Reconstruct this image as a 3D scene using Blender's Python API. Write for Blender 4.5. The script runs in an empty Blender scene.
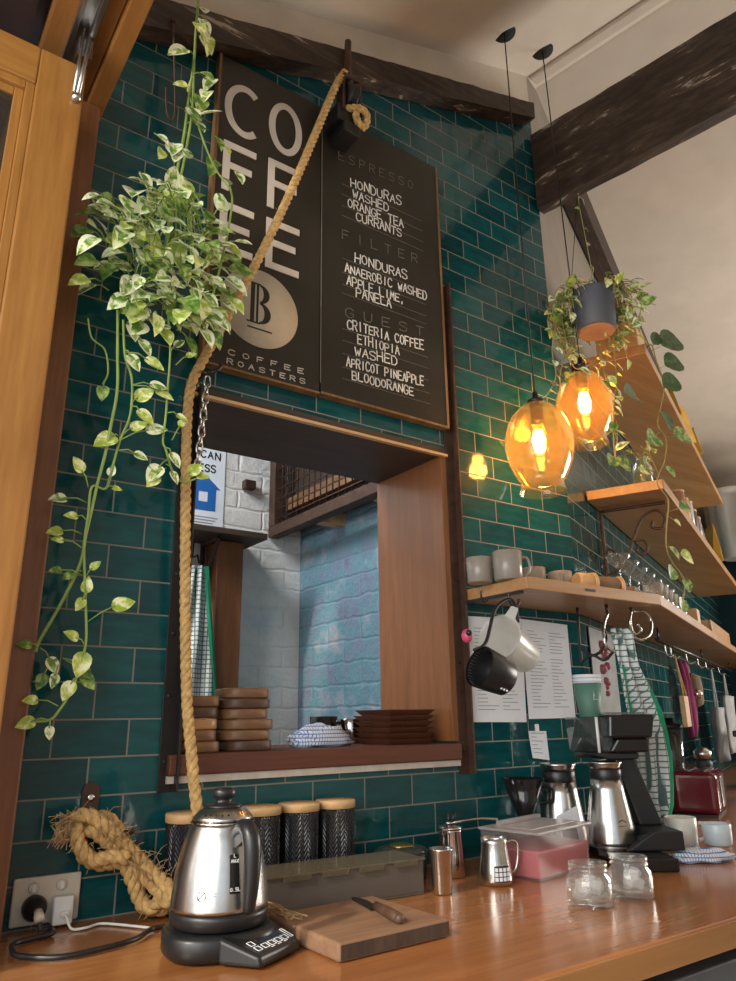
import bpy, bmesh, math, random
from mathutils import Vector, Matrix, Euler, noise

# ------------------------------------------------------------------ camera, light, exposure
S = bpy.context.scene
COL = S.collection
random.seed(11)
PI = math.pi
V = Vector

cam_data = bpy.data.cameras.new('camera')
cam = bpy.data.objects.new('camera', cam_data)
COL.objects.link(cam)
cam_data.sensor_fit = 'VERTICAL'
cam_data.sensor_height = 36.0
cam_data.lens = 730.0 / 981.0 * 36.0
cam_data.clip_start = 0.02
RX = V((0.81686599, -0.57668718, -0.01272168))
DN = V((0.16147735, 0.24979099, -0.95474055))
FW = V((0.5537644, 0.77784083, 0.29716769))
m = Matrix.Identity(4)
for i in range(3):
    m[i][0] = RX[i]; m[i][1] = -DN[i]; m[i][2] = -FW[i]
m[0][3], m[1][3], m[2][3] = 0.0, -1.6, 1.2617
cam.matrix_world = m
S.camera = cam

S.view_settings.view_transform = 'Standard'
S.view_settings.look = 'None'
S.view_settings.gamma = 1.0
S.view_settings.use_curve_mapping = False
S.view_settings.exposure = 0.0
S.cycles.transparent_max_bounces = 32

world = bpy.data.worlds.new('overcast_sky')
S.world = world
world.use_nodes = True
wn = world.node_tree.nodes
bg = wn['Background']
bg.inputs[0].default_value = (0.80, 0.90, 1.0, 1)
bg.inputs[1].default_value = 1.1

def area_light(name, loc, target, sx, sy, power, color):
    l = bpy.data.lights.new(name, 'AREA')
    l.shape = 'RECTANGLE'; l.size = sx; l.size_y = sy; l.energy = power; l.color = color
    o = bpy.data.objects.new(name, l); COL.objects.link(o)
    o.location = loc
    o.rotation_euler = (V(target) - V(loc)).to_track_quat('-Z', 'Y').to_euler()
    return o
area_light('daylight_through_servery', (-1.5, -1.5, 1.9), (0.9, -0.2, 1.6), 2.2, 1.8, 64, (1.0, 0.96, 0.88))
area_light('unseen_ceiling_fill', (6.0, -1.2, 1.9), (2.4, -1.0, 3.0), 1.8, 1.6, 150, (1.0, 0.93, 0.84))  # unseen fill added at the far end, aimed up to brighten the ceiling
area_light('daylight_in_back_room', (0.25, 0.65, 2.8), (1.35, 1.0, 1.3), 0.6, 0.5, 25, (0.92, 0.96, 1.0))
sun = bpy.data.lights.new('low_sun', 'SUN'); sun.energy = 2.2; sun.angle = math.radians(3); sun.color = (1.0, 0.90, 0.72)
sun_o = bpy.data.objects.new('low_sun', sun); COL.objects.link(sun_o)
sun_o.rotation_euler = V((0.80, 0.20, -0.56)).to_track_quat('-Z', 'Y').to_euler()

# ------------------------------------------------------------------ mesh helpers
ROOT = {}
class MB:
    def __init__(s): s.v, s.f, s.m, s.s = [], [], [], []
    def add(s, vs, fs, mat=0, smooth=False, M=None):
        k = len(s.v)
        for p in vs:
            p = V(p)
            s.v.append(M @ p if M else p)
        for f in fs:
            s.f.append([i + k for i in f]); s.m.append(mat); s.s.append(smooth)
        return s
    def box(s, lo, hi, mat=0, M=None):
        (a, b, c), (d, e, g) = lo, hi
        return s.add([(a,b,c),(d,b,c),(d,e,c),(a,e,c),(a,b,g),(d,b,g),(d,e,g),(a,e,g)],
                     [(3,2,1,0),(4,5,6,7),(0,1,5,4),(1,2,6,5),(2,3,7,6),(3,0,4,7)], mat, False, M)
    def cbox(s, c, sz, mat=0, M=None):
        return s.box([c[i]-sz[i]/2 for i in range(3)], [c[i]+sz[i]/2 for i in range(3)], mat, M)
    def hexa(s, p8, mat=0):
        return s.add(p8, [(3,2,1,0),(4,5,6,7),(0,1,5,4),(1,2,6,5),(2,3,7,6),(3,0,4,7)], mat)
    def lathe(s, prof, seg=32, c=(0,0,0), mat=0, M=None, smooth=True, caps=True, sq=None):
        vs, fs = [], []
        for r, z in prof:
            for i in range(seg):
                a = 2*PI*i/seg
                k = 1.0
                if sq:
                    k = 1.0/ (abs(math.cos(a))**sq + abs(math.sin(a))**sq)**(1.0/sq)
                vs.append((c[0]+r*k*math.cos(a), c[1]+r*k*math.sin(a), c[2]+z))
        n = len(prof)
        for j in range(n-1):
            for i in range(seg):
                i2 = (i+1) % seg
                fs.append((j*seg+i, j*seg+i2, (j+1)*seg+i2, (j+1)*seg+i))
        s.add(vs, fs, mat, smooth, M)
        if caps:
            k = len(s.v) - len(vs)
            if prof[0][0] > 1e-4:
                s.f.append([k+i for i in range(seg)][::-1]); s.m.append(mat); s.s.append(False)
            if prof[-1][0] > 1e-4:
                s.f.append([k+(n-1)*seg+i for i in range(seg)]); s.m.append(mat); s.s.append(False)
        return s
    def tube(s, pts, r, seg=8, mat=0, closed=False, M=None, sub=0, flat=1.0):
        pts = [V(p) for p in pts]
        if sub: pts = spline(pts, sub)
        n = len(pts)
        rr = r if isinstance(r, (list, tuple)) else [r]*n
        if len(rr) != n: rr = [rr[0] + (rr[-1]-rr[0])*i/(n-1) for i in range(n)]
        t0 = (pts[1]-pts[0]).normalized()
        nrm = t0.orthogonal().normalized()
        vs, fs = [], []
        prev = t0
        for i, p in enumerate(pts):
            if closed: t = (pts[(i+1) % n]-pts[i-1])
            else: t = pts[min(i+1, n-1)]-pts[max(i-1, 0)]
            if t.length < 1e-9: t = prev
            t = t.normalized()
            q = prev.rotation_difference(t)
            nrm = (q @ nrm); nrm = (nrm - t*nrm.dot(t)).normalized(); prev = t
            b = t.cross(nrm)
            for k in range(seg):
                a = 2*PI*k/seg
                vs.append(p + (nrm*math.cos(a) + b*math.sin(a)*flat)*rr[i])
        for j in range(n if closed else n-1):
            j2 = (j+1) % n
            for i in range(seg):
                i2 = (i+1) % seg
                fs.append((j*seg+i, j*seg+i2, j2*seg+i2, j2*seg+i))
        if not closed:
            fs.append(tuple(range(seg))[::-1]); fs.append(tuple((n-1)*seg+i for i in range(seg)))
        return s.add(vs, fs, mat, True, M)
    def prism(s, poly, z0, z1, mat=0, M=None, smooth=False):
        n = len(poly)
        vs = [(x,y,z0) for x,y in poly] + [(x,y,z1) for x,y in poly]
        s.add(vs, [tuple(range(n))[::-1], tuple(range(n, 2*n))], mat, False, M)
        k = len(s.v) - 2*n
        for i in range(n):
            j = (i+1) % n
            s.f.append([k+i, k+j, k+n+j, k+n+i]); s.m.append(mat); s.s.append(smooth)
        return s
    def ball(s, c, r, mat=0, seg=16, rings=10, M=None, sz=1.0):
        prof = [(r*math.sin(PI*i/rings), -r*sz*math.cos(PI*i/rings)) for i in range(rings+1)]
        return s.lathe(prof, seg, c, mat, M, True, False)
    def build(s, name, mats, parent=None, world=True, bevel=0, loc=None, seg=2, auto=False):
        me = bpy.data.meshes.new(name)
        vs = s.v
        if parent is not None and world and parent.name in ROOT:
            inv = ROOT[parent.name].inverted(); vs = [inv @ v for v in vs]
        if parent is None and loc is not None and world:
            vs = [v - V(loc) for v in vs]
        me.from_pydata([tuple(v) for v in vs], [], s.f)
        if not isinstance(mats, (list, tuple)): mats = [mats]
        for mt in mats: me.materials.append(mt)
        me.polygons.foreach_set('material_index', [min(k, len(mats)-1) for k in s.m])
        me.polygons.foreach_set('use_smooth', s.s)
        bm = bmesh.new(); bm.from_mesh(me); bmesh.ops.recalc_face_normals(bm, faces=bm.faces); bm.to_mesh(me); bm.free()
        me.update()
        o = bpy.data.objects.new(name, me); COL.objects.link(o)
        if parent is not None:
            o.parent = parent
            ROOT[o.name] = ROOT.get(parent.name, Matrix.Identity(4))
        else:
            if loc is not None: o.location = loc
            ROOT[o.name] = Matrix.Translation(loc) if loc is not None else Matrix.Identity(4)
        if bevel:
            b = o.modifiers.new('edge', 'BEVEL'); b.width = bevel; b.segments = seg; b.limit_method = 'ANGLE'; b.angle_limit = math.radians(40)
        return o

def spline(pts, sub):
    out = []
    n = len(pts)
    for i in range(n-1):
        p0, p1, p2, p3 = pts[max(i-1,0)], pts[i], pts[i+1], pts[min(i+2,n-1)]
        for k in range(sub):
            t = k/sub
            out.append(0.5*((2*p1)+(p2-p0)*t+(2*p0-5*p1+4*p2-p3)*t*t+(-p0+3*p1-3*p2+p3)*t**3))
    out.append(pts[-1].copy())
    return out

def tag(o, label=None, cat=None, group=None, kind=None):
    if label: o['label'] = label
    if cat: o['category'] = cat
    if group: o['group'] = group
    if kind: o['kind'] = kind
    return o
def thing(name, label, cat, loc=(0,0,0), rotz=0.0, group=None, kind=None):
    o = bpy.data.objects.new(name, None); COL.objects.link(o)
    o.empty_display_size = 0.05
    o.location = loc; o.rotation_euler = (0,0,rotz)
    ROOT[o.name] = Matrix.Translation(V(loc)) @ Matrix.Rotation(rotz, 4, 'Z')
    return tag(o, label, cat, group, kind)
KIDS = {}
def dup(root, loc, rotz=None, label=None, group=None, scale=None):
    def cp(o, par):
        c = o.copy(); COL.objects.link(c)
        if par: c.parent = par
        for ch in list(o.children): cp(ch, c)
        return c
    r = cp(root, None)
    r.location = loc
    if rotz is not None: r.rotation_euler = (r.rotation_euler[0], r.rotation_euler[1], rotz)
    if scale: r.scale = (scale, scale, scale)
    if label: r['label'] = label
    if group: r['group'] = group
    return r

# ------------------------------------------------------------------ materials
def new_mat(name):
    mt = bpy.data.materials.new(name); mt.use_nodes = True
    nt = mt.node_tree; p = nt.nodes['Principled BSDF']
    return mt, nt, p
def L(nt, a, b): nt.links.new(a, b)
def N(nt, t, **kw):
    n = nt.nodes.new(t)
    for k, v in kw.items(): setattr(n, k, v)
    return n
def coords(nt, scale=(1,1,1), kind='Object'):
    tc = N(nt, 'ShaderNodeTexCoord'); mp = N(nt, 'ShaderNodeMapping')
    mp.inputs['Scale'].default_value = scale
    L(nt, tc.outputs[kind], mp.inputs[0]); return mp.outputs[0]
def ramp(nt, fac, stops):
    r = N(nt, 'ShaderNodeValToRGB'); e = r.color_ramp.elements
    while len(e) < len(stops): e.new(0.5)
    for i, (pos, c) in enumerate(stops):
        e[i].position = pos; e[i].color = (c[0], c[1], c[2], 1)
    L(nt, fac, r.inputs[0]); return r.outputs[0]
def noise_tex(nt, vec, scale, detail=4, rough=0.55, dist=0.0):
    n = N(nt, 'ShaderNodeTexNoise'); n.inputs['Scale'].default_value = scale; n.inputs['Detail'].default_value = detail
    n.inputs['Roughness'].default_value = rough; n.inputs['Distortion'].default_value = dist
    L(nt, vec, n.inputs['Vector']); return n.outputs[0]
def bump(nt, p, h, strength=0.3, dist=0.002):
    b = N(nt, 'ShaderNodeBump'); b.inputs['Strength'].default_value = strength; b.inputs['Distance'].default_value = dist
    L(nt, h, b.inputs['Height']); L(nt, b.outputs[0], p.inputs['Normal']); return b
def plain(name, c, rough=0.5, metal=0.0, var=0.12, scale=30, bmp=0.0, coat=0.0, spec=0.5):
    mt, nt, p = new_mat(name)
    vec = coords(nt)
    nz = noise_tex(nt, vec, scale)
    L(nt, ramp(nt, nz, [(0.3, [x*(1-var) for x in c]), (0.7, [min(1, x*(1+var)) for x in c])]), p.inputs['Base Color'])
    p.inputs['Roughness'].default_value = rough; p.inputs['Metallic'].default_value = metal
    p.inputs['Coat Weight'].default_value = coat; p.inputs['Specular IOR Level'].default_value = spec
    if bmp: bump(nt, p, nz, bmp, 0.001)
    return mt
def wood(name, c1, c2, axis=0, scale=18, rough=0.45, stretch=10, bmp=0.15, coat=0.0, ring=0.5):
    mt, nt, p = new_mat(name)
    sc = [1.0, 1.0, 1.0]; sc[axis] = 1.0/stretch
    vec = coords(nt, sc)
    n1 = noise_tex(nt, vec, scale, 6, 0.6, 0.6)
    n2 = noise_tex(nt, vec, scale*6, 3, 0.6, 0.2)
    mx = N(nt, 'ShaderNodeMix'); mx.data_type = 'FLOAT'; mx.inputs[0].default_value = 0.35
    L(nt, n1, mx.inputs[2]); L(nt, n2, mx.inputs[3])
    mid = [(a+b)/2 for a, b in zip(c1, c2)]
    L(nt, ramp(nt, mx.outputs[0], [(0.32, c1), (0.5, mid), (0.66, c2)]), p.inputs['Base Color'])
    p.inputs['Roughness'].default_value = rough; p.inputs['Coat Weight'].default_value = coat; p.inputs['Coat Roughness'].default_value = 0.15
    if bmp: bump(nt, p, mx.outputs[0], bmp, 0.001)
    return mt
def glass(name, tint=(1,1,1), rough=0.02, edge=0.6, body=0.0, bodycol=(0.9,0.9,0.9)):
    mt = bpy.data.materials.new(name); mt.use_nodes = True
    nt = mt.node_tree; nt.nodes.clear()
    out = N(nt, 'ShaderNodeOutputMaterial'); tr = N(nt, 'ShaderNodeBsdfTransparent'); gl = N(nt, 'ShaderNodeBsdfGlossy')
    tr.inputs[0].default_value = (*tint, 1); gl.inputs[0].default_value = (1,1,1,1); gl.inputs['Roughness'].default_value = rough
    lf_ = N(nt, 'ShaderNodeLayerWeight'); lf_.inputs[0].default_value = 0.5
    pw = N(nt, 'ShaderNodeMath', operation='POWER'); pw.inputs[1].default_value = 2.4; L(nt, lf_.outputs['Facing'], pw.inputs[0])
    lw = N(nt, 'ShaderNodeMath', operation='MULTIPLY_ADD'); lw.inputs[1].default_value = edge*1.5; lw.inputs[2].default_value = 0.04; L(nt, pw.outputs[0], lw.inputs[0])
    mx = N(nt, 'ShaderNodeMixShader'); L(nt, lw.outputs[0], mx.inputs[0]); L(nt, tr.outputs[0], mx.inputs[1]); L(nt, gl.outputs[0], mx.inputs[2])
    last = mx.outputs[0]
    if body:
        df = N(nt, 'ShaderNodeBsdfDiffuse'); df.inputs[0].default_value = (*bodycol, 1)
        tl = N(nt, 'ShaderNodeBsdfTranslucent'); tl.inputs[0].default_value = (*bodycol, 1)
        ad = N(nt, 'ShaderNodeMixShader'); ad.inputs[0].default_value = 0.4; L(nt, df.outputs[0], ad.inputs[1]); L(nt, tl.outputs[0], ad.inputs[2])
        m2 = N(nt, 'ShaderNodeMixShader'); m2.inputs[0].default_value = body
        L(nt, last, m2.inputs[1]); L(nt, ad.outputs[0], m2.inputs[2]); last = m2.outputs[0]
    L(nt, last, out.inputs[0]); return mt
def emit(name, c, power):
    mt, nt, p = new_mat(name)
    p.inputs['Base Color'].default_value = (*c, 1)
    p.inputs['Emission Color'].default_value = (*c, 1); p.inputs['Emission Strength'].default_value = power
    return mt
def tile_mat():
    mt, nt, p = new_mat('teal_glazed_tile')
    tc = N(nt, 'ShaderNodeTexCoord'); sp = N(nt, 'ShaderNodeSeparateXYZ'); L(nt, tc.outputs['Object'], sp.inputs[0])
    ax = N(nt, 'ShaderNodeMath', operation='ADD'); ax.inputs[1].default_value = 0.0083 + 1.5; L(nt, sp.outputs[0], ax.inputs[0])
    az = N(nt, 'ShaderNodeMath', operation='ADD'); az.inputs[1].default_value = -1.0463 + 0.0731*20; L(nt, sp.outputs[2], az.inputs[0])
    cb = N(nt, 'ShaderNodeCombineXYZ'); L(nt, ax.outputs[0], cb.inputs[0]); L(nt, az.outputs[0], cb.inputs[1])
    br = N(nt, 'ShaderNodeTexBrick')
    br.inputs['Scale'].default_value = 1.0; br.inputs['Brick Width'].default_value = 0.15; br.inputs['Row Height'].default_value = 0.0731
    br.inputs['Mortar Size'].default_value = 0.0019; br.inputs['Mortar Smooth'].default_value = 0.25; br.offset = 0.5
    br.inputs['Color1'].default_value = (0.0, 0.0, 0.0, 1); br.inputs['Color2'].default_value = (1, 1, 1, 1); br.inputs['Mortar'].default_value = (0.5, 0.5, 0.5, 1)
    L(nt, cb.outputs[0], br.inputs['Vector'])
    per = ramp(nt, br.outputs['Color'], [(0.0, (0.003, 0.052, 0.060)), (1.0, (0.007, 0.086, 0.092))])
    nz = noise_tex(nt, coords(nt, (0.5, 1, 2)), 22, 4)
    mul = N(nt, 'ShaderNodeMix'); mul.data_type = 'RGBA'; mul.blend_type = 'MULTIPLY'; mul.inputs[0].default_value = 1.0
    L(nt, per, mul.inputs[6]); L(nt, ramp(nt, nz, [(0.3, (0.72, 0.72, 0.72)), (0.7, (1.2, 1.2, 1.2))]), mul.inputs[7])
    mx = N(nt, 'ShaderNodeMix'); mx.data_type = 'RGBA'
    L(nt, br.outputs['Fac'], mx.inputs[0]); L(nt, mul.outputs[2], mx.inputs[6]); mx.inputs[7].default_value = (0.22, 0.195, 0.155, 1)
    L(nt, mx.outputs[2], p.inputs['Base Color'])
    rg = N(nt, 'ShaderNodeMapRange'); L(nt, br.outputs['Fac'], rg.inputs[0]); rg.inputs[3].default_value = 0.10; rg.inputs[4].default_value = 0.8
    L(nt, rg.outputs[0], p.inputs['Roughness'])
    inv = N(nt, 'ShaderNodeMath', operation='SUBTRACT'); inv.inputs[0].default_value = 1.0; L(nt, br.outputs['Fac'], inv.inputs[1])
    wv = noise_tex(nt, coords(nt), 16, 2)
    wm = N(nt, 'ShaderNodeMath', operation='MULTIPLY'); wm.inputs[1].default_value = 0.9; L(nt, wv, wm.inputs[0])
    sm = N(nt, 'ShaderNodeMath', operation='ADD'); L(nt, inv.outputs[0], sm.inputs[0]); L(nt, wm.outputs[0], sm.inputs[1])
    bump(nt, p, sm.outputs[0], 0.55, 0.0025)
    return mt
def brick_mat(name, stops, sx=0, row=0.082, width=0.235):
    mt, nt, p = new_mat(name)
    tc = N(nt, 'ShaderNodeTexCoord'); sp = N(nt, 'ShaderNodeSeparateXYZ'); L(nt, tc.outputs['Object'], sp.inputs[0])
    cb = N(nt, 'ShaderNodeCombineXYZ'); L(nt, sp.outputs[sx], cb.inputs[0]); L(nt, sp.outputs[2], cb.inputs[1])
    nzv = N(nt, 'ShaderNodeTexNoise'); nzv.inputs['Scale'].default_value = 14; L(nt, tc.outputs['Object'], nzv.inputs['Vector'])
    vm = N(nt, 'ShaderNodeVectorMath', operation='SCALE'); vm.inputs['Scale'].default_value = 0.022; L(nt, nzv.outputs['Color'], vm.inputs[0])
    va = N(nt, 'ShaderNodeVectorMath', operation='ADD'); L(nt, cb.outputs[0], va.inputs[0]); L(nt, vm.outputs[0], va.inputs[1])
    br = N(nt, 'ShaderNodeTexBrick'); br.inputs['Scale'].default_value = 1.0; br.inputs['Brick Width'].default_value = width; br.inputs['Row Height'].default_value = row
    br.inputs['Mortar Size'].default_value = 0.009; br.inputs['Mortar Smooth'].default_value = 1.0
    L(nt, va.outputs[0], br.inputs['Vector'])
    n1 = noise_tex(nt, coords(nt), 5, 5, 0.6); n2 = noise_tex(nt, coords(nt), 45, 6, 0.65)
    L(nt, ramp(nt, n1, stops), p.inputs['Base Color'])
    p.inputs['Roughness'].default_value = 0.42
    inv = N(nt, 'ShaderNodeMath', operation='SUBTRACT'); inv.inputs[0].default_value = 1.0; L(nt, br.outputs['Fac'], inv.inputs[1])
    mm = N(nt, 'ShaderNodeMath', operation='MULTIPLY'); mm.inputs[1].default_value = 2.2; L(nt, n2, mm.inputs[0])
    sm = N(nt, 'ShaderNodeMath', operation='ADD'); L(nt, inv.outputs[0], sm.inputs[0]); L(nt, mm.outputs[0], sm.inputs[1])
    bump(nt, p, sm.outputs[0], 0.55, 0.007)
    return mt
def check_cloth(name, base, lines, scale=60.0):
    mt, nt, p = new_mat(name)
    vec = coords(nt, (scale, scale, scale))
    col = None
    w1 = N(nt, 'ShaderNodeTexWave'); w1.bands_direction = 'Z'; w1.inputs['Scale'].default_value = 0.55; w1.inputs['Distortion'].default_value = 0.4; L(nt, vec, w1.inputs[0])
    w2 = N(nt, 'ShaderNodeTexWave'); w2.bands_direction = 'X'; w2.inputs['Scale'].default_value = 0.7; w2.inputs['Distortion'].default_value = 0.4; L(nt, vec, w2.inputs[0])
    mxm = N(nt, 'ShaderNodeMath', operation='MAXIMUM'); L(nt, w1.outputs[1], mxm.inputs[0]); L(nt, w2.outputs[1], mxm.inputs[1])
    L(nt, ramp(nt, mxm.outputs[0], [(0.80, base), (0.95, lines)]), p.inputs['Base Color'])
    p.inputs['Roughness'].default_value = 0.9
    bump(nt, p, noise_tex(nt, coords(nt), 120, 3), 0.3, 0.002)
    return mt
def leaf_mat(name, a, b, c):
    mt, nt, p = new_mat(name)
    nz = noise_tex(nt, coords(nt), 48, 3, 0.6, 0.5)
    L(nt, ramp(nt, nz, [(0.40, a), (0.50, b), (0.60, c)]), p.inputs['Base Color'])
    p.inputs['Roughness'].default_value = 0.38
    p.inputs['Transmission Weight'].default_value = 0.0
    p.inputs['Subsurface Weight'].default_value = 0.0
    return mt

M_tile = tile_mat()
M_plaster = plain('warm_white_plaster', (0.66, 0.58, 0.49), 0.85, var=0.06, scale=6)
M_ceil = plain('cream_ceiling_paint', (0.70, 0.62, 0.53), 0.8, var=0.05, scale=5)
M_tealpaint = plain('dark_teal_paint', (0.02, 0.065, 0.085), 0.6, var=0.08, scale=4)
M_floor = plain('grey_concrete_floor', (0.22, 0.20, 0.18), 0.7, scale=8)
M_beam = wood('rough_dark_beam', (0.018, 0.010, 0.007), (0.075, 0.045, 0.03), 0, 14, 0.6, 14, 0.7)
def weathered(name, axis):
    mt, nt, p = new_mat(name)
    sc = [1.0]*3; sc[axis] = 0.07
    n1 = noise_tex(nt, coords(nt, sc), 34, 6, 0.65, 0.7)
    sc2 = [1.0]*3; sc2[axis] = 0.3
    n2 = noise_tex(nt, coords(nt, sc2), 12, 5, 0.7)
    mu = N(nt, 'ShaderNodeMath', operation='MULTIPLY'); L(nt, n1, mu.inputs[0]); L(nt, n2, mu.inputs[1])
    L(nt, ramp(nt, mu.outputs[0], [(0.14, (0.014, 0.008, 0.006)), (0.26, (0.045, 0.026, 0.016)), (0.335, (0.075, 0.048, 0.030)), (0.37, (0.34, 0.28, 0.22))]), p.inputs['Base Color'])
    p.inputs['Roughness'].default_value = 0.55
    bump(nt, p, n1, 0.8, 0.004)
    return mt
M_beamx = weathered('weathered_beam_along_wall', 0)
M_beamy = weathered('weathered_beam_across_room', 1)
M_oak = wood('golden_oak', (0.25, 0.095, 0.018), (0.42, 0.195, 0.045), 2, 16, 0.38, 14, 0.12, 0.3)
M_oakx = wood('golden_oak_rail', (0.25, 0.095, 0.018), (0.42, 0.195, 0.045), 0, 16, 0.38, 14, 0.12, 0.3)
M_oaky = wood('orange_oak_head', (0.26, 0.10, 0.022), (0.42, 0.18, 0.05), 1, 16, 0.35, 14, 0.12, 0.3)
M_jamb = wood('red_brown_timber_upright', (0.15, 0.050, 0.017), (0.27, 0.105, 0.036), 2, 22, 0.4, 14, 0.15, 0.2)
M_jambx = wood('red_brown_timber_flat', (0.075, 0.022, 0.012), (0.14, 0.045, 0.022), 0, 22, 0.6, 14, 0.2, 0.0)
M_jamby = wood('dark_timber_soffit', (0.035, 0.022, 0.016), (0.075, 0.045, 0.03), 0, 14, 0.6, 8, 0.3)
M_counter = wood('varnished_counter_timber', (0.27, 0.090, 0.026), (0.46, 0.190, 0.060), 0, 11, 0.22, 16, 0.05, 0.35)
M_countedge = wood('counter_front_edge_timber', (0.33, 0.14, 0.04), (0.46, 0.22, 0.075), 0, 11, 0.35, 16, 0.05, 0.2)
M_shelf = wood('warm_shelf_timber', (0.34, 0.16, 0.055), (0.52, 0.28, 0.11), 0, 14, 0.42, 12, 0.08, 0.15)
M_shelfend = wood('pale_shelf_edge', (0.48, 0.27, 0.11), (0.66, 0.42, 0.20), 0, 14, 0.45, 12, 0.08)
M_lightwood = wood('pale_bamboo', (0.50, 0.29, 0.12), (0.66, 0.43, 0.21), 0, 20, 0.5, 8, 0.05)
M_round = wood('oiled_acacia', (0.13, 0.060, 0.026), (0.26, 0.135, 0.060), 0, 22, 0.5, 6, 0.1)
M_rounddark = wood('dark_acacia', (0.055, 0.027, 0.016), (0.13, 0.066, 0.036), 0, 22, 0.5, 6, 0.1)
M_tray = wood('dark_red_tray_timber', (0.07, 0.022, 0.010), (0.14, 0.05, 0.025), 0, 22, 0.45, 8, 0.1)
M_chop = wood('worn_chopping_board', (0.17, 0.085, 0.045), (0.34, 0.19, 0.11), 0, 10, 0.7, 9, 0.3)
M_chopend = wood('dark_board_end', (0.035, 0.019, 0.013), (0.085, 0.048, 0.030), 2, 20, 0.75, 4, 0.4)
M_pine = wood('raw_pine', (0.45, 0.27, 0.12), (0.58, 0.39, 0.20), 1, 14, 0.6, 12, 0.1)
M_steel = plain('brushed_steel', (0.56, 0.54, 0.51), 0.26, 1.0, 0.05, 60)
M_polish = plain('polished_steel', (0.62, 0.60, 0.56), 0.14, 1.0, 0.04, 40)
M_darksteel = plain('dark_angle_iron', (0.035, 0.03, 0.028), 0.45, 0.6, 0.2, 30)
M_rust = plain('rusty_brown_iron', (0.075, 0.038, 0.024), 0.6, 0.4, 0.3, 30)
M_black = plain('black_plastic', (0.014, 0.014, 0.015), 0.35, 0, 0.1, 30)
M_gloss = plain('glossy_black', (0.012, 0.011, 0.012), 0.12, 0, 0.1, 20)
M_matblack = plain('matt_black', (0.010, 0.010, 0.010), 0.8, 0, 0.1, 20)
M_white = plain('white_plastic', (0.78, 0.77, 0.74), 0.35, 0, 0.02, 10)
M_cream = plain('cream_switch_plastic', (0.66, 0.58, 0.46), 0.4, 0, 0.03, 10)
M_paper = plain('white_paper', (0.74, 0.76, 0.80), 0.8, 0, 0.03, 12)
M_ink = plain('grey_print', (0.22, 0.23, 0.25), 0.8, 0, 0.02, 10)
M_blackink = plain('black_marker', (0.015, 0.015, 0.02), 0.7, 0, 0.02, 10)
M_board = plain('blackboard_paint', (0.022, 0.018, 0.012), 0.42, 0, 0.25, 5)
M_boardedge = wood('board_edge_ply', (0.10, 0.05, 0.02), (0.30, 0.16, 0.06), 2, 18, 0.6, 10, 0.1)
M_letter = plain('painted_grey_white_lettering', (0.62, 0.55, 0.47), 0.6, 0, 0.05, 25)
M_logo = plain('chalky_cream_disc', (0.50, 0.43, 0.32), 0.7, 0, 0.10, 14)
M_chalk = plain('white_chalk', (0.86, 0.83, 0.76), 0.9, 0, 0.08, 60)
M_dimchalk = plain('faded_grey_print', (0.17, 0.15, 0.12), 0.8, 0, 0.15, 40)
M_rope = plain('manila_rope', (0.54, 0.34, 0.13), 0.9, 0, 0.3, 90, 0.5)
M_jute = plain('frayed_jute', (0.50, 0.33, 0.16), 0.95, 0, 0.3, 90, 0.5)
M_stem = plain('green_stem', (0.24, 0.34, 0.07), 0.5, 0, 0.2, 20)
M_drystem = plain('yellow_brown_stem', (0.30, 0.26, 0.09), 0.6, 0, 0.2, 20)
M_leafA = leaf_mat('variegated_leaf', (0.10, 0.22, 0.03), (0.34, 0.46, 0.12), (0.90, 0.90, 0.62))
M_leafB = leaf_mat('green_leaf', (0.07, 0.16, 0.022), (0.16, 0.29, 0.05), (0.42, 0.50, 0.16))
M_leafC = leaf_mat('lime_leaf', (0.34, 0.45, 0.06), (0.54, 0.62, 0.13), (0.88, 0.90, 0.50))
M_leafD = leaf_mat('deep_round_leaf', (0.035, 0.085, 0.025), (0.055, 0.12, 0.035), (0.09, 0.17, 0.06))
M_amber = glass('amber_glass', (1.0, 0.84, 0.58), 0.03, 0.42, 0.085, (1.0, 0.60, 0.26))
M_clear = glass('clear_glass', (0.96, 0.97, 0.965), 0.03, 0.50, 0.05, (0.88, 0.90, 0.89))
M_frost = glass('frosted_clear_plastic', (0.92, 0.92, 0.90), 0.25, 0.4, 0.40, (0.92, 0.91, 0.86))
M_tub = glass('milky_tub_plastic', (0.95, 0.90, 0.90), 0.25, 0.4, 0.14, (0.80, 0.76, 0.74))
M_smoke = glass('smoky_clear_plastic', (0.62, 0.64, 0.64), 0.08, 0.35, 0.12, (0.35, 0.36, 0.36))
M_pane = glass('window_pane', (0.55, 0.53, 0.48), 0.02, 0.45, 0.25, (0.20, 0.17, 0.13))
M_bulb = emit('glowing_filament', (1.0, 0.66, 0.24), 60)
M_pink = plain('pink_liquid', (0.62, 0.17, 0.18), 0.35, 0, 0.06, 20)
M_mug = plain('warm_grey_glaze', (0.28, 0.245, 0.205), 0.25, 0, 0.08, 16)
M_mugw = plain('white_speckled_glaze', (0.62, 0.60, 0.54), 0.3, 0, 0.06, 50)
M_mugb = plain('pale_blue_glaze', (0.52, 0.60, 0.64), 0.3, 0, 0.06, 30)
M_clay = plain('raw_clay', (0.38, 0.20, 0.11), 0.8, 0, 0.1, 40)
M_red = plain('deep_red_enamel', (0.17, 0.012, 0.022), 0.18, 0, 0.1, 10, 0, 0.5)
M_cup = plain('sage_green_card', (0.085, 0.20, 0.15), 0.55, 0, 0.04, 10)
M_cream_leaf = plain('cream_leaf_margin', (0.80, 0.82, 0.55), 0.4, 0, 0.12, 40)
M_shadewall = plain('shade_darkened_plaster', (0.30, 0.255, 0.21), 0.85, var=0.1, scale=6)  # shade on the upper angled wall, put into the plaster colour as taupe
M_slate = plain('slate_grey_pot', (0.085, 0.095, 0.125), 0.55, 0, 0.1, 12)
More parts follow.
